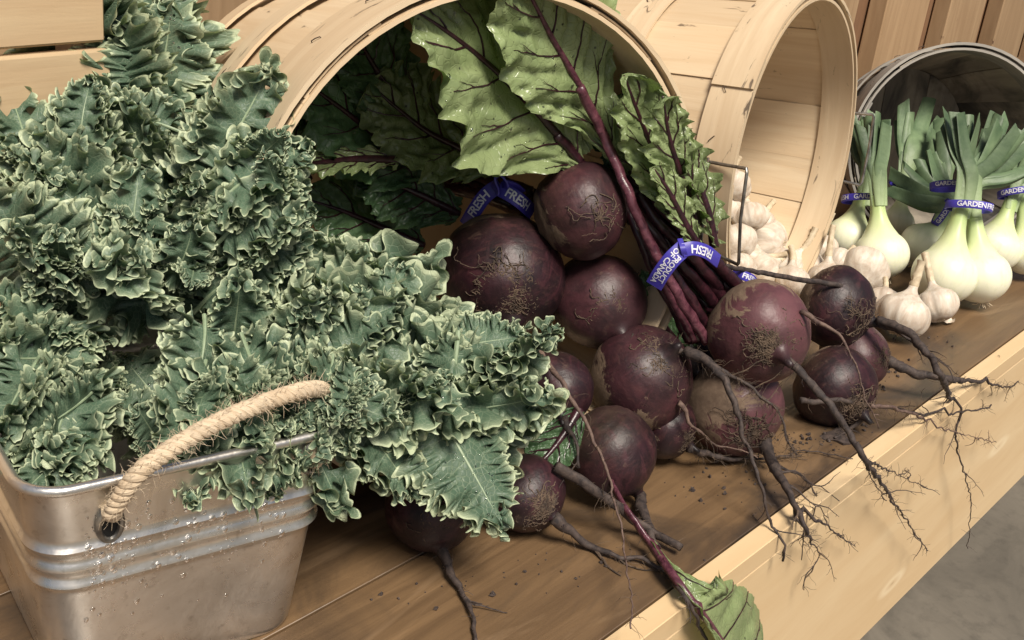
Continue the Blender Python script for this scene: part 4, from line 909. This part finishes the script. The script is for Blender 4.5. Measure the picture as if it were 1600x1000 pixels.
# single leaf fallen over the table edge, with its stem; and a cut stem
fl = empty("beet_leaf", pt(1090, 930, z=0), "single green beet leaf lying over the front table edge", "leaf")
Lf(fl, [(1015, 848, ('z', .012)), (1050, 898, ('z', .014)), (1085, 945, ('Y', .300)), (1115, 985, ('Y', .290)), (1150, 1040, ('Y', .284)), (1180, 1100, ('Y', .28))], [4, 20, 90, 215, 250, 220, 80], [3, 4, 6, 20, 40, 50, 10], (.25, .55, 1), 21, wave=.0022, puck=.0022, fold=(-.15, .3), curl_l=-.45, r=.0036, stemmat='stem_bright', droplets=40)
stem(fl, [(955, 752, .90), (975, 792, ('z', .03)), (1000, 828, ('z', .02)), (1018, 852, ('z', .012))], .0030, .0034, 'stem_bright', 95)
cs = empty("cut_beet_stem", pt(965, 800, z=0), "dry grey beet stalk lying across the roots", "stalk")
stem(cs, [(868, 728, .862), (905, 750, .868), (955, 785, .875), (1005, 822, ('z', .012)), (1065, 858, ('z', .008))], .0042, .0030, 'root', 96, flat=.9)
mb = MB(); hairs(mb, chain([(868, 728, .862), (905, 750, .868), (955, 785, .875), (1005, 822, ('z', .012)), (1065, 858, ('z', .008))]), np.full(60, .0036), np.random.default_rng(9), 260, .009, .00028); tag(obj('rootlets', mb.mesh('rootlets', cs.location), M['hairroot'], cs), kind='stuff')
# ================================================================== BLUE BANDS WITH LETTERING
def text_tris(txt, size):
    cu = bpy.data.curves.new("lettering", 'FONT'); cu.body = txt; cu.size = size; cu.align_x = 'CENTER'; cu.align_y = 'CENTER'; cu.resolution_u = 2; cu.offset = size * .022; cu.space_line = .82; cu.space_character = .95
    o = bpy.data.objects.new("lettering", cu); COL.objects.link(o); dg = bpy.context.evaluated_depsgraph_get(); me = o.evaluated_get(dg).to_mesh()
    import bmesh
    bm = bmesh.new(); bm.from_mesh(me); o.evaluated_get(dg).to_mesh_clear(); bmesh.ops.triangulate(bm, faces=bm.faces)
    bmesh.ops.subdivide_edges(bm, edges=[e for e in bm.edges if e.calc_length() > size * .35], cuts=1)
    bmesh.ops.triangulate(bm, faces=bm.faces)
    v = np.array([q.co for q in bm.verts]); f = [tuple(x.index for x in q.verts) for q in bm.faces]; bm.free()
    bpy.data.objects.remove(o); bpy.data.curves.remove(cu); return v, f
def ribbon(name, P, Wv, width, parent, th=.0007):
    """a flat elastic strip along P; Wv: its width direction at each point"""
    P = V(P); n = len(P); T = np.gradient(P, axis=0); T /= np.linalg.norm(T, axis=1)[:, None]
    Wv = V(Wv); Wv = Wv - T * np.sum(Wv * T, 1)[:, None]; Wv /= np.linalg.norm(Wv, axis=1)[:, None]; Nn = np.cross(T, Wv)
    cr = [(-.5, -1), (-.5, 1), (-.46, 1.4), (0, 1.5), (.46, 1.4), (.5, 1), (.5, -1), (0, -1)]
    v = np.stack([P + Wv * (a * width) + Nn * (b * th) for a, b in cr], 1); k = len(cr)
    f = [tuple(q) for q in grid_faces(n, k, True)] + [tuple(range(k))[::-1], tuple((n - 1) * k + i for i in range(k))]
    return obj(name, mesh(name, v.reshape(-1, 3) - V(parent.location), f), M['band'], parent), P, Wv, Nn
def letter(rb, txt, size, s0, parent, th=.0007, flip=False, squash=1.0):
    o, P, Wv, Nn = rb; L = np.r_[0, np.cumsum(np.linalg.norm(np.diff(P, axis=0), axis=1))]; v, f = text_tris(txt, size); sg = -1 if flip else 1
    # the outer side has the lettering; it must read from the side Nn points to
    x = np.clip(s0 * L[-1] + sg * v[:, 0] * squash, 0, L[-1]); y = sg * v[:, 1]
    idx = lambda A: np.stack([np.interp(x, L, A[:, i]) for i in range(3)], 1)
    q = idx(P) + idx(Wv) * y[:, None] + idx(Nn) * (th * 1.5 + .00035)
    return obj("lettering", mesh("lettering", q - V(parent.location), f, None, None, False), M['ink'], o)
def ring_band(label, c, axis, ra, rb, width, txt, size, a_txt=0.0, flip=False, seed=0, cat="band"):
    c = V(c); ax = nrm(axis); fr = nrm((CAM - c) - ax * ((CAM - c) @ ax)); sd = np.cross(ax, fr)     # fr faces the viewer, sd to the right
    root = empty("rubber_band", c, label, cat, "blue printed bands round the bunches")
    a = np.linspace(-math.pi, math.pi, 73); rng = random.Random(seed)
    P = [c + fr * (rb * math.cos(t)) + sd * (ra * math.sin(t)) + ax * (width * .25 * math.sin(t + seed)) for t in a]
    R1 = ribbon("strip", P, [ax] * len(P), width, root)
    for s0, tx in txt: letter(R1, tx, size, .5 + s0, root, flip=flip)
    return root, R1
# left beet bunch: a band with a twist on top
b1 = empty("rubber_band", pt(780, 300, 1.0), "twisted dark blue band round the stems behind the largest beet", "band", "blue printed bands round the bunches")
P = resample([pt(728, 352, 1.0), pt(742, 328, .985), pt(760, 304, .975), pt(782, 289, .972)], 24); Rb = ribbon("strip", P, [nrm(UP * .75 - RT * .75)] * 24, .0125, b1); letter(Rb, "FRESH", .0105, .52, b1)
P = resample([pt(779, 294, .969), pt(798, 304, .966), pt(815, 316, .968), pt(832, 332, .985)], 24); Rb = ribbon("strip", P, [nrm(UP * .9 + RT * .45)] * 24, .0125, b1); letter(Rb, "FRESH", .0105, .46, b1, squash=.9)
P = resample([pt(777, 302, .966), pt(772, 286, .962), pt(778, 272, .962), pt(788, 278, .962), pt(790, 294, .964)], 24); ribbon("twist", P, [nrm(-FW + RT * .5 * math.sin(i * .35)) for i in range(24)], .010, b1)
P = resample([pt(790, 286, .966), pt(804, 291, .968), pt(815, 300, .974)], 12); ribbon("strip", P, [nrm(UP * .5 - FW * .8)] * 12, .008, b1)
# right beet bunch
b2 = empty("rubber_band", pt(1070, 400, .95), "broad blue band printed PRODUCT OF CANADA round the right beet stems", "band", "blue printed bands round the bunches")
P = resample([pt(1022, 446, .945), pt(1034, 426, .935), pt(1050, 405, .928), pt(1068, 388, .928)], 28); Rb = ribbon("strip", P, [nrm(-RT * .76 + UP * .64)] * 28, .0140, b2); letter(Rb, "PRODUCT\nOF CANADA", .0062, .50, b2, flip=True)
P = resample([pt(1066, 391, .926), pt(1084, 388, .928), pt(1104, 394, .936), pt(1122, 408, .955)], 28); Rb = ribbon("strip", P, [nrm(UP * .95 + RT * .25)] * 28, .0110, b2); letter(Rb, "FRESH", .0094, .40, b2, flip=True)
P = resample([pt(1062, 374, .930), pt(1067, 388, .924), pt(1071, 401, .928)], 12); ribbon("twist", P, [nrm(RT)] * 12, .0045, b2)
b3 = empty("rubber_band", pt(1162, 432, 1.06), "small blue band end showing behind the rosy beet", "band", "blue printed bands round the bunches")
P = resample([pt(1146, 424, 1.06), pt(1160, 430, 1.05), pt(1174, 436, 1.055), pt(1182, 446, 1.07)], 20); Rb = ribbon("strip", P, [nrm(UP * .9 + RT * .3)] * 20, .0085, b3); letter(Rb, "FRESH", .0062, .5, b3)

# ================================================================== ONIONS
def strap(P, w, th, fold=.5, name="leaf", parent=None, twist=0.0, seed=0):
    """a flat hollow onion leaf, cut off square and open at the end"""
    P = resample(P, 22); T, N_, B_ = frames(P); n = len(P); U = np.linspace(0, 1, n); Nf = -FW
    vs = []; k = 14; a = np.linspace(0, 2 * np.pi, k, endpoint=False)
    Sd = np.cross(T, np.broadcast_to(Nf, T.shape)); Sd /= np.linalg.norm(Sd, axis=1)[:, None]; Nn = np.cross(Sd, T)
    tw = twist * U; S2 = np.cos(tw)[:, None] * Sd + np.sin(tw)[:, None] * Nn; N2 = -np.sin(tw)[:, None] * Sd + np.cos(tw)[:, None] * Nn
    W_ = w * (.55 + .45 * np.clip(U * 2.2, 0, 1)) * (1 - .22 * U ** 3); H_ = th * (1 - .55 * U) + .0006
    v = P[:, None, :] + (W_[:, None] * np.cos(a))[..., None] * S2[:, None, :] + (H_[:, None] * np.sin(a) + (fold * W_[:, None] * np.cos(a) ** 2) * U[:, None])[..., None] * N2[:, None, :]
    rg = np.random.default_rng(seed); v[-1] += (T[-1] * rg.uniform(-.004, .004)) + np.cos(a)[:, None] * T[-1] * rg.uniform(-.006, .006)
    v = v.reshape(-1, 3); f = grid_faces(n, k, True)
    mg = np.repeat(np.clip(1 - U * 1.9, 0, 1) ** 1.2, k) * .9; vm = np.tile((np.abs(np.sin(a * 3.5)) > .96) * .0, n)
    return obj(name, mesh(name, v - V(parent.location), f, None, {'margin': mg, 'veinmask': vm}), M['onionleaf'], parent)
def onion(label, x, y, z, rpx, neck, leaves, seed, squash=.90, group="white spring onions in front of the grey basket"):
    rng = np.random.default_rng(seed); c = pt(x, y, z=z); d = float((c - CAM) @ FW); R = rpx * d / CF; c[2] = max(c[2], R * .80)
    nk = pt(neck[0], neck[1], d + (neck[2] if len(neck) > 2 else 0)); ax = nrm(nk - c); e1 = nrm(np.cross(ax, [.4, .8, .1])); e2 = np.cross(ax, e1); H = np.linalg.norm(nk - c)
    root = empty("onion", (c[0], c[1], 0), label, "onion", group)
    pr = [(.0001, -squash * 1.02), (.10, -squash * 1.01), (.17, -squash * .985)] + [(math.sin(q), -math.cos(q) * squash) for q in np.linspace(.26, 2.42, 24)]
    pr = [(r * R, z_ * R) for r, z_ in pr]; r0, z0 = pr[-1]; nr = R * .25
    for q in np.linspace(.08, 1, 14): pr.append((nr + (r0 - nr) * (1 - q) ** 3.0 * (1 - .2 * q), z0 + (H - z0) * q ** .92))
    pr.append((.0002, H * 1.005))
    v, f = lathe(pr, 34, lambda a, t: 1 + .02 * math.sin(a * 3 + seed) + .012 * math.sin(a * 7))
    rot = Matrix((tuple(e1), tuple(e2), tuple(ax))).transposed()
    b = obj("bulb", mesh("bulb", v, f, sharp=0), M['onion'], root); b.matrix_local = Matrix.Translation(Vector(c - V(root.location))) @ rot.to_4x4()
    mb = MB()
    for _ in range(16):
        s = c - ax * R * squash * 1.0 + (e1 * rng.normal() + e2 * rng.normal()) * R * .07; dd = nrm(-ax + rng.normal(size=3) * .7); p = [s + ax * .002]
        for k in range(4): dd = nrm(dd + rng.normal(size=3) * .4); p.append(p[-1] + dd * R * .07)
        p = V(p); p[:, 2] = np.maximum(p[:, 2], .0006); vv, ff, uu = tube(p, .00045, 4, False); mb.add(vv, ff)
    tag(obj("roots", mb.mesh("roots", root.location), M['garlicstalk'], root), kind='stuff')
    for i, (tx, ty, dd, w) in enumerate(leaves):
        t = pt(tx, ty, d + dd); s = nk - ax * .014 + e1 * rng.normal() * nr * .35 + e2 * rng.normal() * nr * .35; md = s + ax * np.linalg.norm(t - s) * .38
        for j in range(2):
          if j: t = t + RT * rng.normal() * .012 + UP * rng.normal() * .010 + FW * .006; s = s + RT * rng.normal() * .003; md = s + ax * np.linalg.norm(t - s) * .38
          strap([s, md * .75 + (s + t) / 2 * .25, (s + t) / 2 * .35 + md * .30 + t * .35, t], w * 1.0, .0019, .35 * rng.uniform(-1, 1), "leaf", root, rng.uniform(-.9, .9), seed * 20 + i * 2 + j)
    return c, ax, R, nk
onion("leftmost white onion, narrow, beside the rim of the garlic basket", 1326, 372, .036, 37, (1347, 302), [(1338, 188, .02, .008), (1352, 192, .0, .007), (1328, 205, .04, .008), (1362, 176, .03, .009)], 1)
onion("round white onion just behind the lumpy garlic bulb", 1377, 398, .036, 43, (1370, 305), [(1356, 182, .02, .009), (1372, 178, .0, .008), (1386, 190, -.01, .008), (1345, 200, .0, .007)], 2)
onion("small onion standing back between two tied bunches", 1402, 348, .034, 26, (1412, 296), [(1446, 172, .05, .012), (1425, 176, .03, .010), (1468, 190, .05, .012), (1405, 190, .04, .010), (1486, 228, .03, .011)], 3)
onion("egg-shaped onion lying left against the central pair", 1443, 384, .036, 37, (1478, 338, .0), [(1386, 296, -.02, .009), (1394, 272, .0, .010), (1414, 258, .01, .010), (1438, 250, .02, .010), (1455, 240, .03, .009)], 4)
onion("largest front onion of the central tied pair, left one", 1476, 430, .040, 50, (1503, 322), [(1500, 180, .0, .009), (1514, 176, .02, .009), (1490, 196, .03, .008), (1528, 190, .01, .008)], 5)
onion("front onion of the central tied pair, right one", 1532, 432, .040, 46, (1520, 322), [(1560, 198, .0, .010), (1588, 204, -.01, .009), (1610, 222, .02, .010), (1545, 196, .03, .009), (1634, 250, .0, .008), (1572, 184, .04, .010)], 6)
onion("onion leaning right behind the central tied pair", 1554, 388, .040, 40, (1580, 312), [(1598, 225, .02, .008), (1612, 232, .0, .008), (1584, 220, .03, .008)], 7)
onion("rightmost onion, cut by the picture's edge", 1606, 396, .036, 37, (1597, 308), [(1592, 220, .0, .008), (1606, 214, .02, .008), (1622, 226, .0, .008)], 8)
onion("half hidden onion behind the egg-shaped one", 1470, 372, .036, 30, (1478, 300), [(1470, 205, .02, .009), (1482, 214, .04, .009), (1458, 200, .05, .010)], 9)
def onion_band(label, x, y, z, tilt, ra, txt, a0, seed, w=.0095):
    c = pt(x, y, z=z); ring_band(label, c, UP + RT * tilt, ra, ra * .8, w, txt, .0078, seed=seed)
def dz(x, y, d): return float(pt(x, y, d)[2])
def dat(x, y, z): return float((pt(x, y, z=z) - CAM) @ FW)
dA, dB, dE, dG, dD = dat(1326, 372, .036), dat(1377, 398, .036), dat(1476, 430, .040), dat(1554, 388, .040), dat(1443, 384, .036)
ring_band("blue GARDEN band round the leftmost onion bunch", pt(1350, 311, dA - .01), UP + RT * .1, .027, .020, .0088, [(0.02, "GARDEN"), (-.2, "FRESH")], .0080, seed=.4)
ring_band("blue GARDEN band tilted over the folded onion leaves", pt(1472, 332, dD - .012), UP * .6 - RT * .8, .0175, .014, .0085, [(0, "GARDEN")], .0072, seed=.1)
ring_band("blue GARDEN band round the central onion pair", pt(1514, 323, dE - .002), UP + RT * .22, .026, .0195, .0095, [(0.02, "GARDEN"), (.22, "FRESH")], .0086, seed=.0)
ring_band("blue GARDEN band round the rightmost onion stalks", pt(1590, 301, dG + .0), UP - RT * .05, .024, .019, .0090, [(-.04, "GARDEN"), (.2, "FRESH")], .0080, seed=.7)
ring_band("blue GARDEN band on the stalks behind the central pair", pt(1480, 291, dE + .06), UP - RT * .02, .020, .016, .0085, [(0, "GARDEN")], .0072, seed=1.7)
ring_band("narrow blue band on the dark leaves of the onion standing back", pt(1411, 288, dat(1402, 348, .034)), UP + RT * .35, .018, .014, .0078, [(-.1, "GARDEN")], .0066, seed=2.2)

# ================================================================== GARLIC
def garlic(label, x, y, z, rpx, stalk, seed, sl=.03, ncl=9, sq=.80, bend=.2, rootside=False):
    rng = np.random.default_rng(seed); c = pt(x, y, z=z); d = float((c - CAM) @ FW); R = rpx * 1.10 * d / CF; c[2] = max(c[2], R * .78)
    ax = nrm(pt(stalk[0], stalk[1], d + stalk[2]) - c); e1 = nrm(np.cross(ax, [.3, .7, .2])); e2 = np.cross(ax, e1)
    root = empty("garlic_bulb", (c[0], c[1], max(c[2] - R, 0)), label, "garlic", "garlic bulbs spilling from the basket")
    pr = [(.0001, -sq * .86), (.14, -sq * .88), (.22, -sq * .93)] + [(math.sin(q) ** .9, -math.cos(q) * sq) for q in np.linspace(.32, 2.30, 22)]
    r0, z0 = pr[-1]
    for q in np.linspace(.1, 1, 12): pr.append((.17 + (r0 - .17) * (1 - q) ** 2.2, z0 + (.62) * q))
    ph = rng.uniform(0, 6.28, 4)
    def mod(a, t):
        k = math.exp(-((t - .42) / .30) ** 2)
        return 1 + k * (.075 * (abs(math.sin(a * ncl / 2 + ph[0] + .5 * math.sin(a + ph[1]))) - .55) + .05 * math.sin(2 * a + ph[2])) + .01 * math.sin(a * 23 + ph[3])
    v, f = lathe(V(pr) * R, 64, mod); off = rng.uniform(0, 40, 3)
    v = v * (1 + np.array([mnoise.noise(Vector(p / R * 1.6 + off)) * .05 for p in v]))[:, None]
    rot = Matrix((tuple(e1), tuple(e2), tuple(ax))).transposed(); mt = Matrix.Translation(Vector(c - V(root.location))) @ rot.to_4x4()
    obj("bulb", mesh("bulb", v, f, sharp=0), M['garlic'], root, mtx=mt)
    top = z0 * R + .60 * R; q = np.linspace(0, 1, 12); b = rng.uniform(-1, 1, 2) * bend
    P = np.stack([b[0] * q ** 2 * sl, b[1] * q ** 2 * sl, top + q * sl], 1); rr = R * (.175 - .045 * q + .035 * q ** 4) * (1 + .04 * rng.normal(size=12))
    vv, ff, uu = tube(P, rr, 12); vv += rng.normal(size=vv.shape) * R * .008; obj("stalk", mesh("stalk", vv, ff), M['garlicstalk'], root, mtx=mt)
    mb = MB()
    for _ in range(26):
        a = rng.uniform(0, 6.28); s = V([math.cos(a), math.sin(a), 0]) * R * .16 * rng.random() ** .5 + V([0, 0, -sq * R * .86]); dd = nrm(V([math.cos(a) * .7, math.sin(a) * .7, -1]) + rng.normal(size=3) * .4); p = [s]
        for k in range(3): p.append(p[-1] + dd * R * .05); dd = nrm(dd + rng.normal(size=3) * .6)
        vv, ff, uu = tube(p, .0004, 3, False); mb.add(vv, ff)
    tag(obj("roots", mb.mesh("roots"), M['garlicstalk'], root, mtx=mt), kind='stuff')
G_ = garlic
G_("greyish garlic bulb on top of the pile in the basket mouth", 1216, 326, .066, 31, (1262, 348, .01), 1, .03)
G_("bright plump garlic bulb in the middle of the pile", 1200, 379, .050, 32, (1150, 372, .02), 2, .03)
G_("garlic bulb behind the lower end of the wire handle", 1150, 380, .060, 30, (1128, 335, .03), 3, .02)
G_("garlic bulb highest in the basket, seen behind the wire handle", 1143, 292, .110, 28, (1150, 250, .02), 4, .02)
G_("garlic bulb leaning upright left of the greyish one", 1172, 340, .078, 26, (1162, 290, .02), 5, .03)
G_("brownish garlic bulb in front of the basket's far wall", 1252, 366, .046, 27, (1290, 340, .02), 6, .02)
G_("garlic bulb low at the left edge of the pile", 1152, 424, .035, 28, (1130, 395, .02), 7, .015)
G_("garlic bulb lying low right above the rosy beet", 1190, 424, .030, 29, (1232, 398, .01), 8, .02)
G_("garlic bulb with its stalk crossing towards the basket rim", 1228, 416, .030, 29, (1262, 382, .0), 9, .03)
G_("garlic bulb with a thick stalk pointing up at the rim", 1262, 414, .028, 26, (1288, 364, .0), 10, .045, bend=.1)
G_("garlic bulb half hidden behind the blackish beet, stalk upright", 1292, 436, .026, 28, (1296, 388, .0), 11, .038, bend=.05)
G_("lumpy garlic bulb with deep cloves against the round onion", 1350, 424, .030, 37, (1338, 462, -.03), 12, .012, 7)
G_("flattened garlic bulb between the blackish beet and the lumpy one", 1336, 458, .024, 26, (1318, 430, .0), 13, .012)
G_("brightest garlic bulb standing nearest to the table edge", 1410, 492, .030, 38, (1428, 446, .0), 14, .030)
G_("small garlic bulb with a brown stalk right of the brightest one", 1464, 476, .024, 30, (1452, 428, .01), 15, .036, bend=.15)
G_("garlic bulb behind the brightest one, mostly hidden", 1378, 474, .024, 26, (1386, 440, .02), 16, .015)
G_("garlic bulb lying behind in the mouth's shade, low right", 1312, 414, .030, 26, (1330, 390, .02), 17, .015)
G_("garlic bulb at the far left of the pile by the basket rim", 1128, 352, .050, 28, (1110, 310, .02), 18, .02)
G_("garlic bulb wedged between the greyish and the brownish one", 1240, 330, .062, 25, (1262, 300, .03), 19, .02)
G_("shaded garlic bulb below the wire handle, stalk to the right", 1170, 404, .040, 26, (1215, 400, .0), 20, .02)
G_("garlic bulb at the right end of the pile against the rim", 1282, 392, .036, 25, (1262, 352, .02), 21, .025)
G_("garlic bulb hidden low behind the rosy beet", 1236, 440, .026, 27, (1240, 400, .01), 22, .02)
G_("garlic bulb filling the middle of the basket mouth behind the bright one", 1186, 352, .066, 26, (1205, 316, .02), 23, .02)
G_("garlic bulb set back to the right of the greyish top one", 1258, 344, .050, 25, (1286, 318, .02), 24, .025)
G_("garlic bulb peeping over the heap left of the handle's lower bend", 1136, 330, .080, 26, (1120, 296, .02), 25, .02)
# papery flake, soil crumbs, a flat dark scrap
fk = empty("garlic_skin", pt(1482, 506, z=0), "curled scrap of garlic skin lying on the table", "garlic skin")
xs = np.linspace(-1, 1, 12); v = np.array([(.010 * a, .005 * b_ * (1 - .5 * a * a), .0018 + .0022 * b_ * b_ + .0016 * a * a + .0006 * math.sin(a * 5 + b_ * 3)) for a in xs for b_ in np.linspace(-1, 1, 8)])
obj("skin", mesh("skin", v, grid_faces(12, 8)), M['garlic'], fk)
mb = MB(); rr = np.random.default_rng(4)
def crumb(p, r):
    v, f = lathe([(.001, -1), (.7, -.7), (1, 0), (.7, .7), (.001, 1)], 7); v = v * r * rr.uniform(.6, 1.2, 3) * (1 + .25 * rr.normal(size=(len(v), 1))); mb.add(v + p + V([0, 0, r * .5]), f)
for x, y, s, n in ((1382, 582, 9, 9), (1376, 605, 8, 7), (1345, 665, 25, 22), (1285, 690, 30, 20), (1240, 690, 40, 26), (1100, 760, 60, 24), (900, 880, 70, 16), (760, 900, 60, 12), (1180, 740, 40, 20), (1440, 540, 40, 12), (640, 940, 60, 8)):
    for _ in range(n): crumb(pt(x + rr.normal() * s, y + rr.normal() * s * .35, z=0), .0006 + .0016 * rr.random() ** 3)
tag(obj("soil_crumbs", mb.mesh("soil_crumbs"), M['root']), "dark soil crumbs scattered on the table round the beets", "soil", kind='stuff')
sc = empty("dark_scrap", pt(1310, 682, z=0), "flat black scrap on the table beneath the lowest beet", "scrap")
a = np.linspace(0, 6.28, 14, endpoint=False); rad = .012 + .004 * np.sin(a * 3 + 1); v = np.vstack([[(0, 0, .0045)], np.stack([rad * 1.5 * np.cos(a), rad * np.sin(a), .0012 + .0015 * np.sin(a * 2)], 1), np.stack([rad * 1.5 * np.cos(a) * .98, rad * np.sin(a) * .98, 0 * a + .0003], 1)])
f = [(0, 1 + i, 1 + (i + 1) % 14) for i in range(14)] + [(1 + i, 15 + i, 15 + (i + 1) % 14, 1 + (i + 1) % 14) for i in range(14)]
obj("skin", mesh("skin", v, f), M['root'], sc)  # surface of the flat dark scrap, coloured like the roots
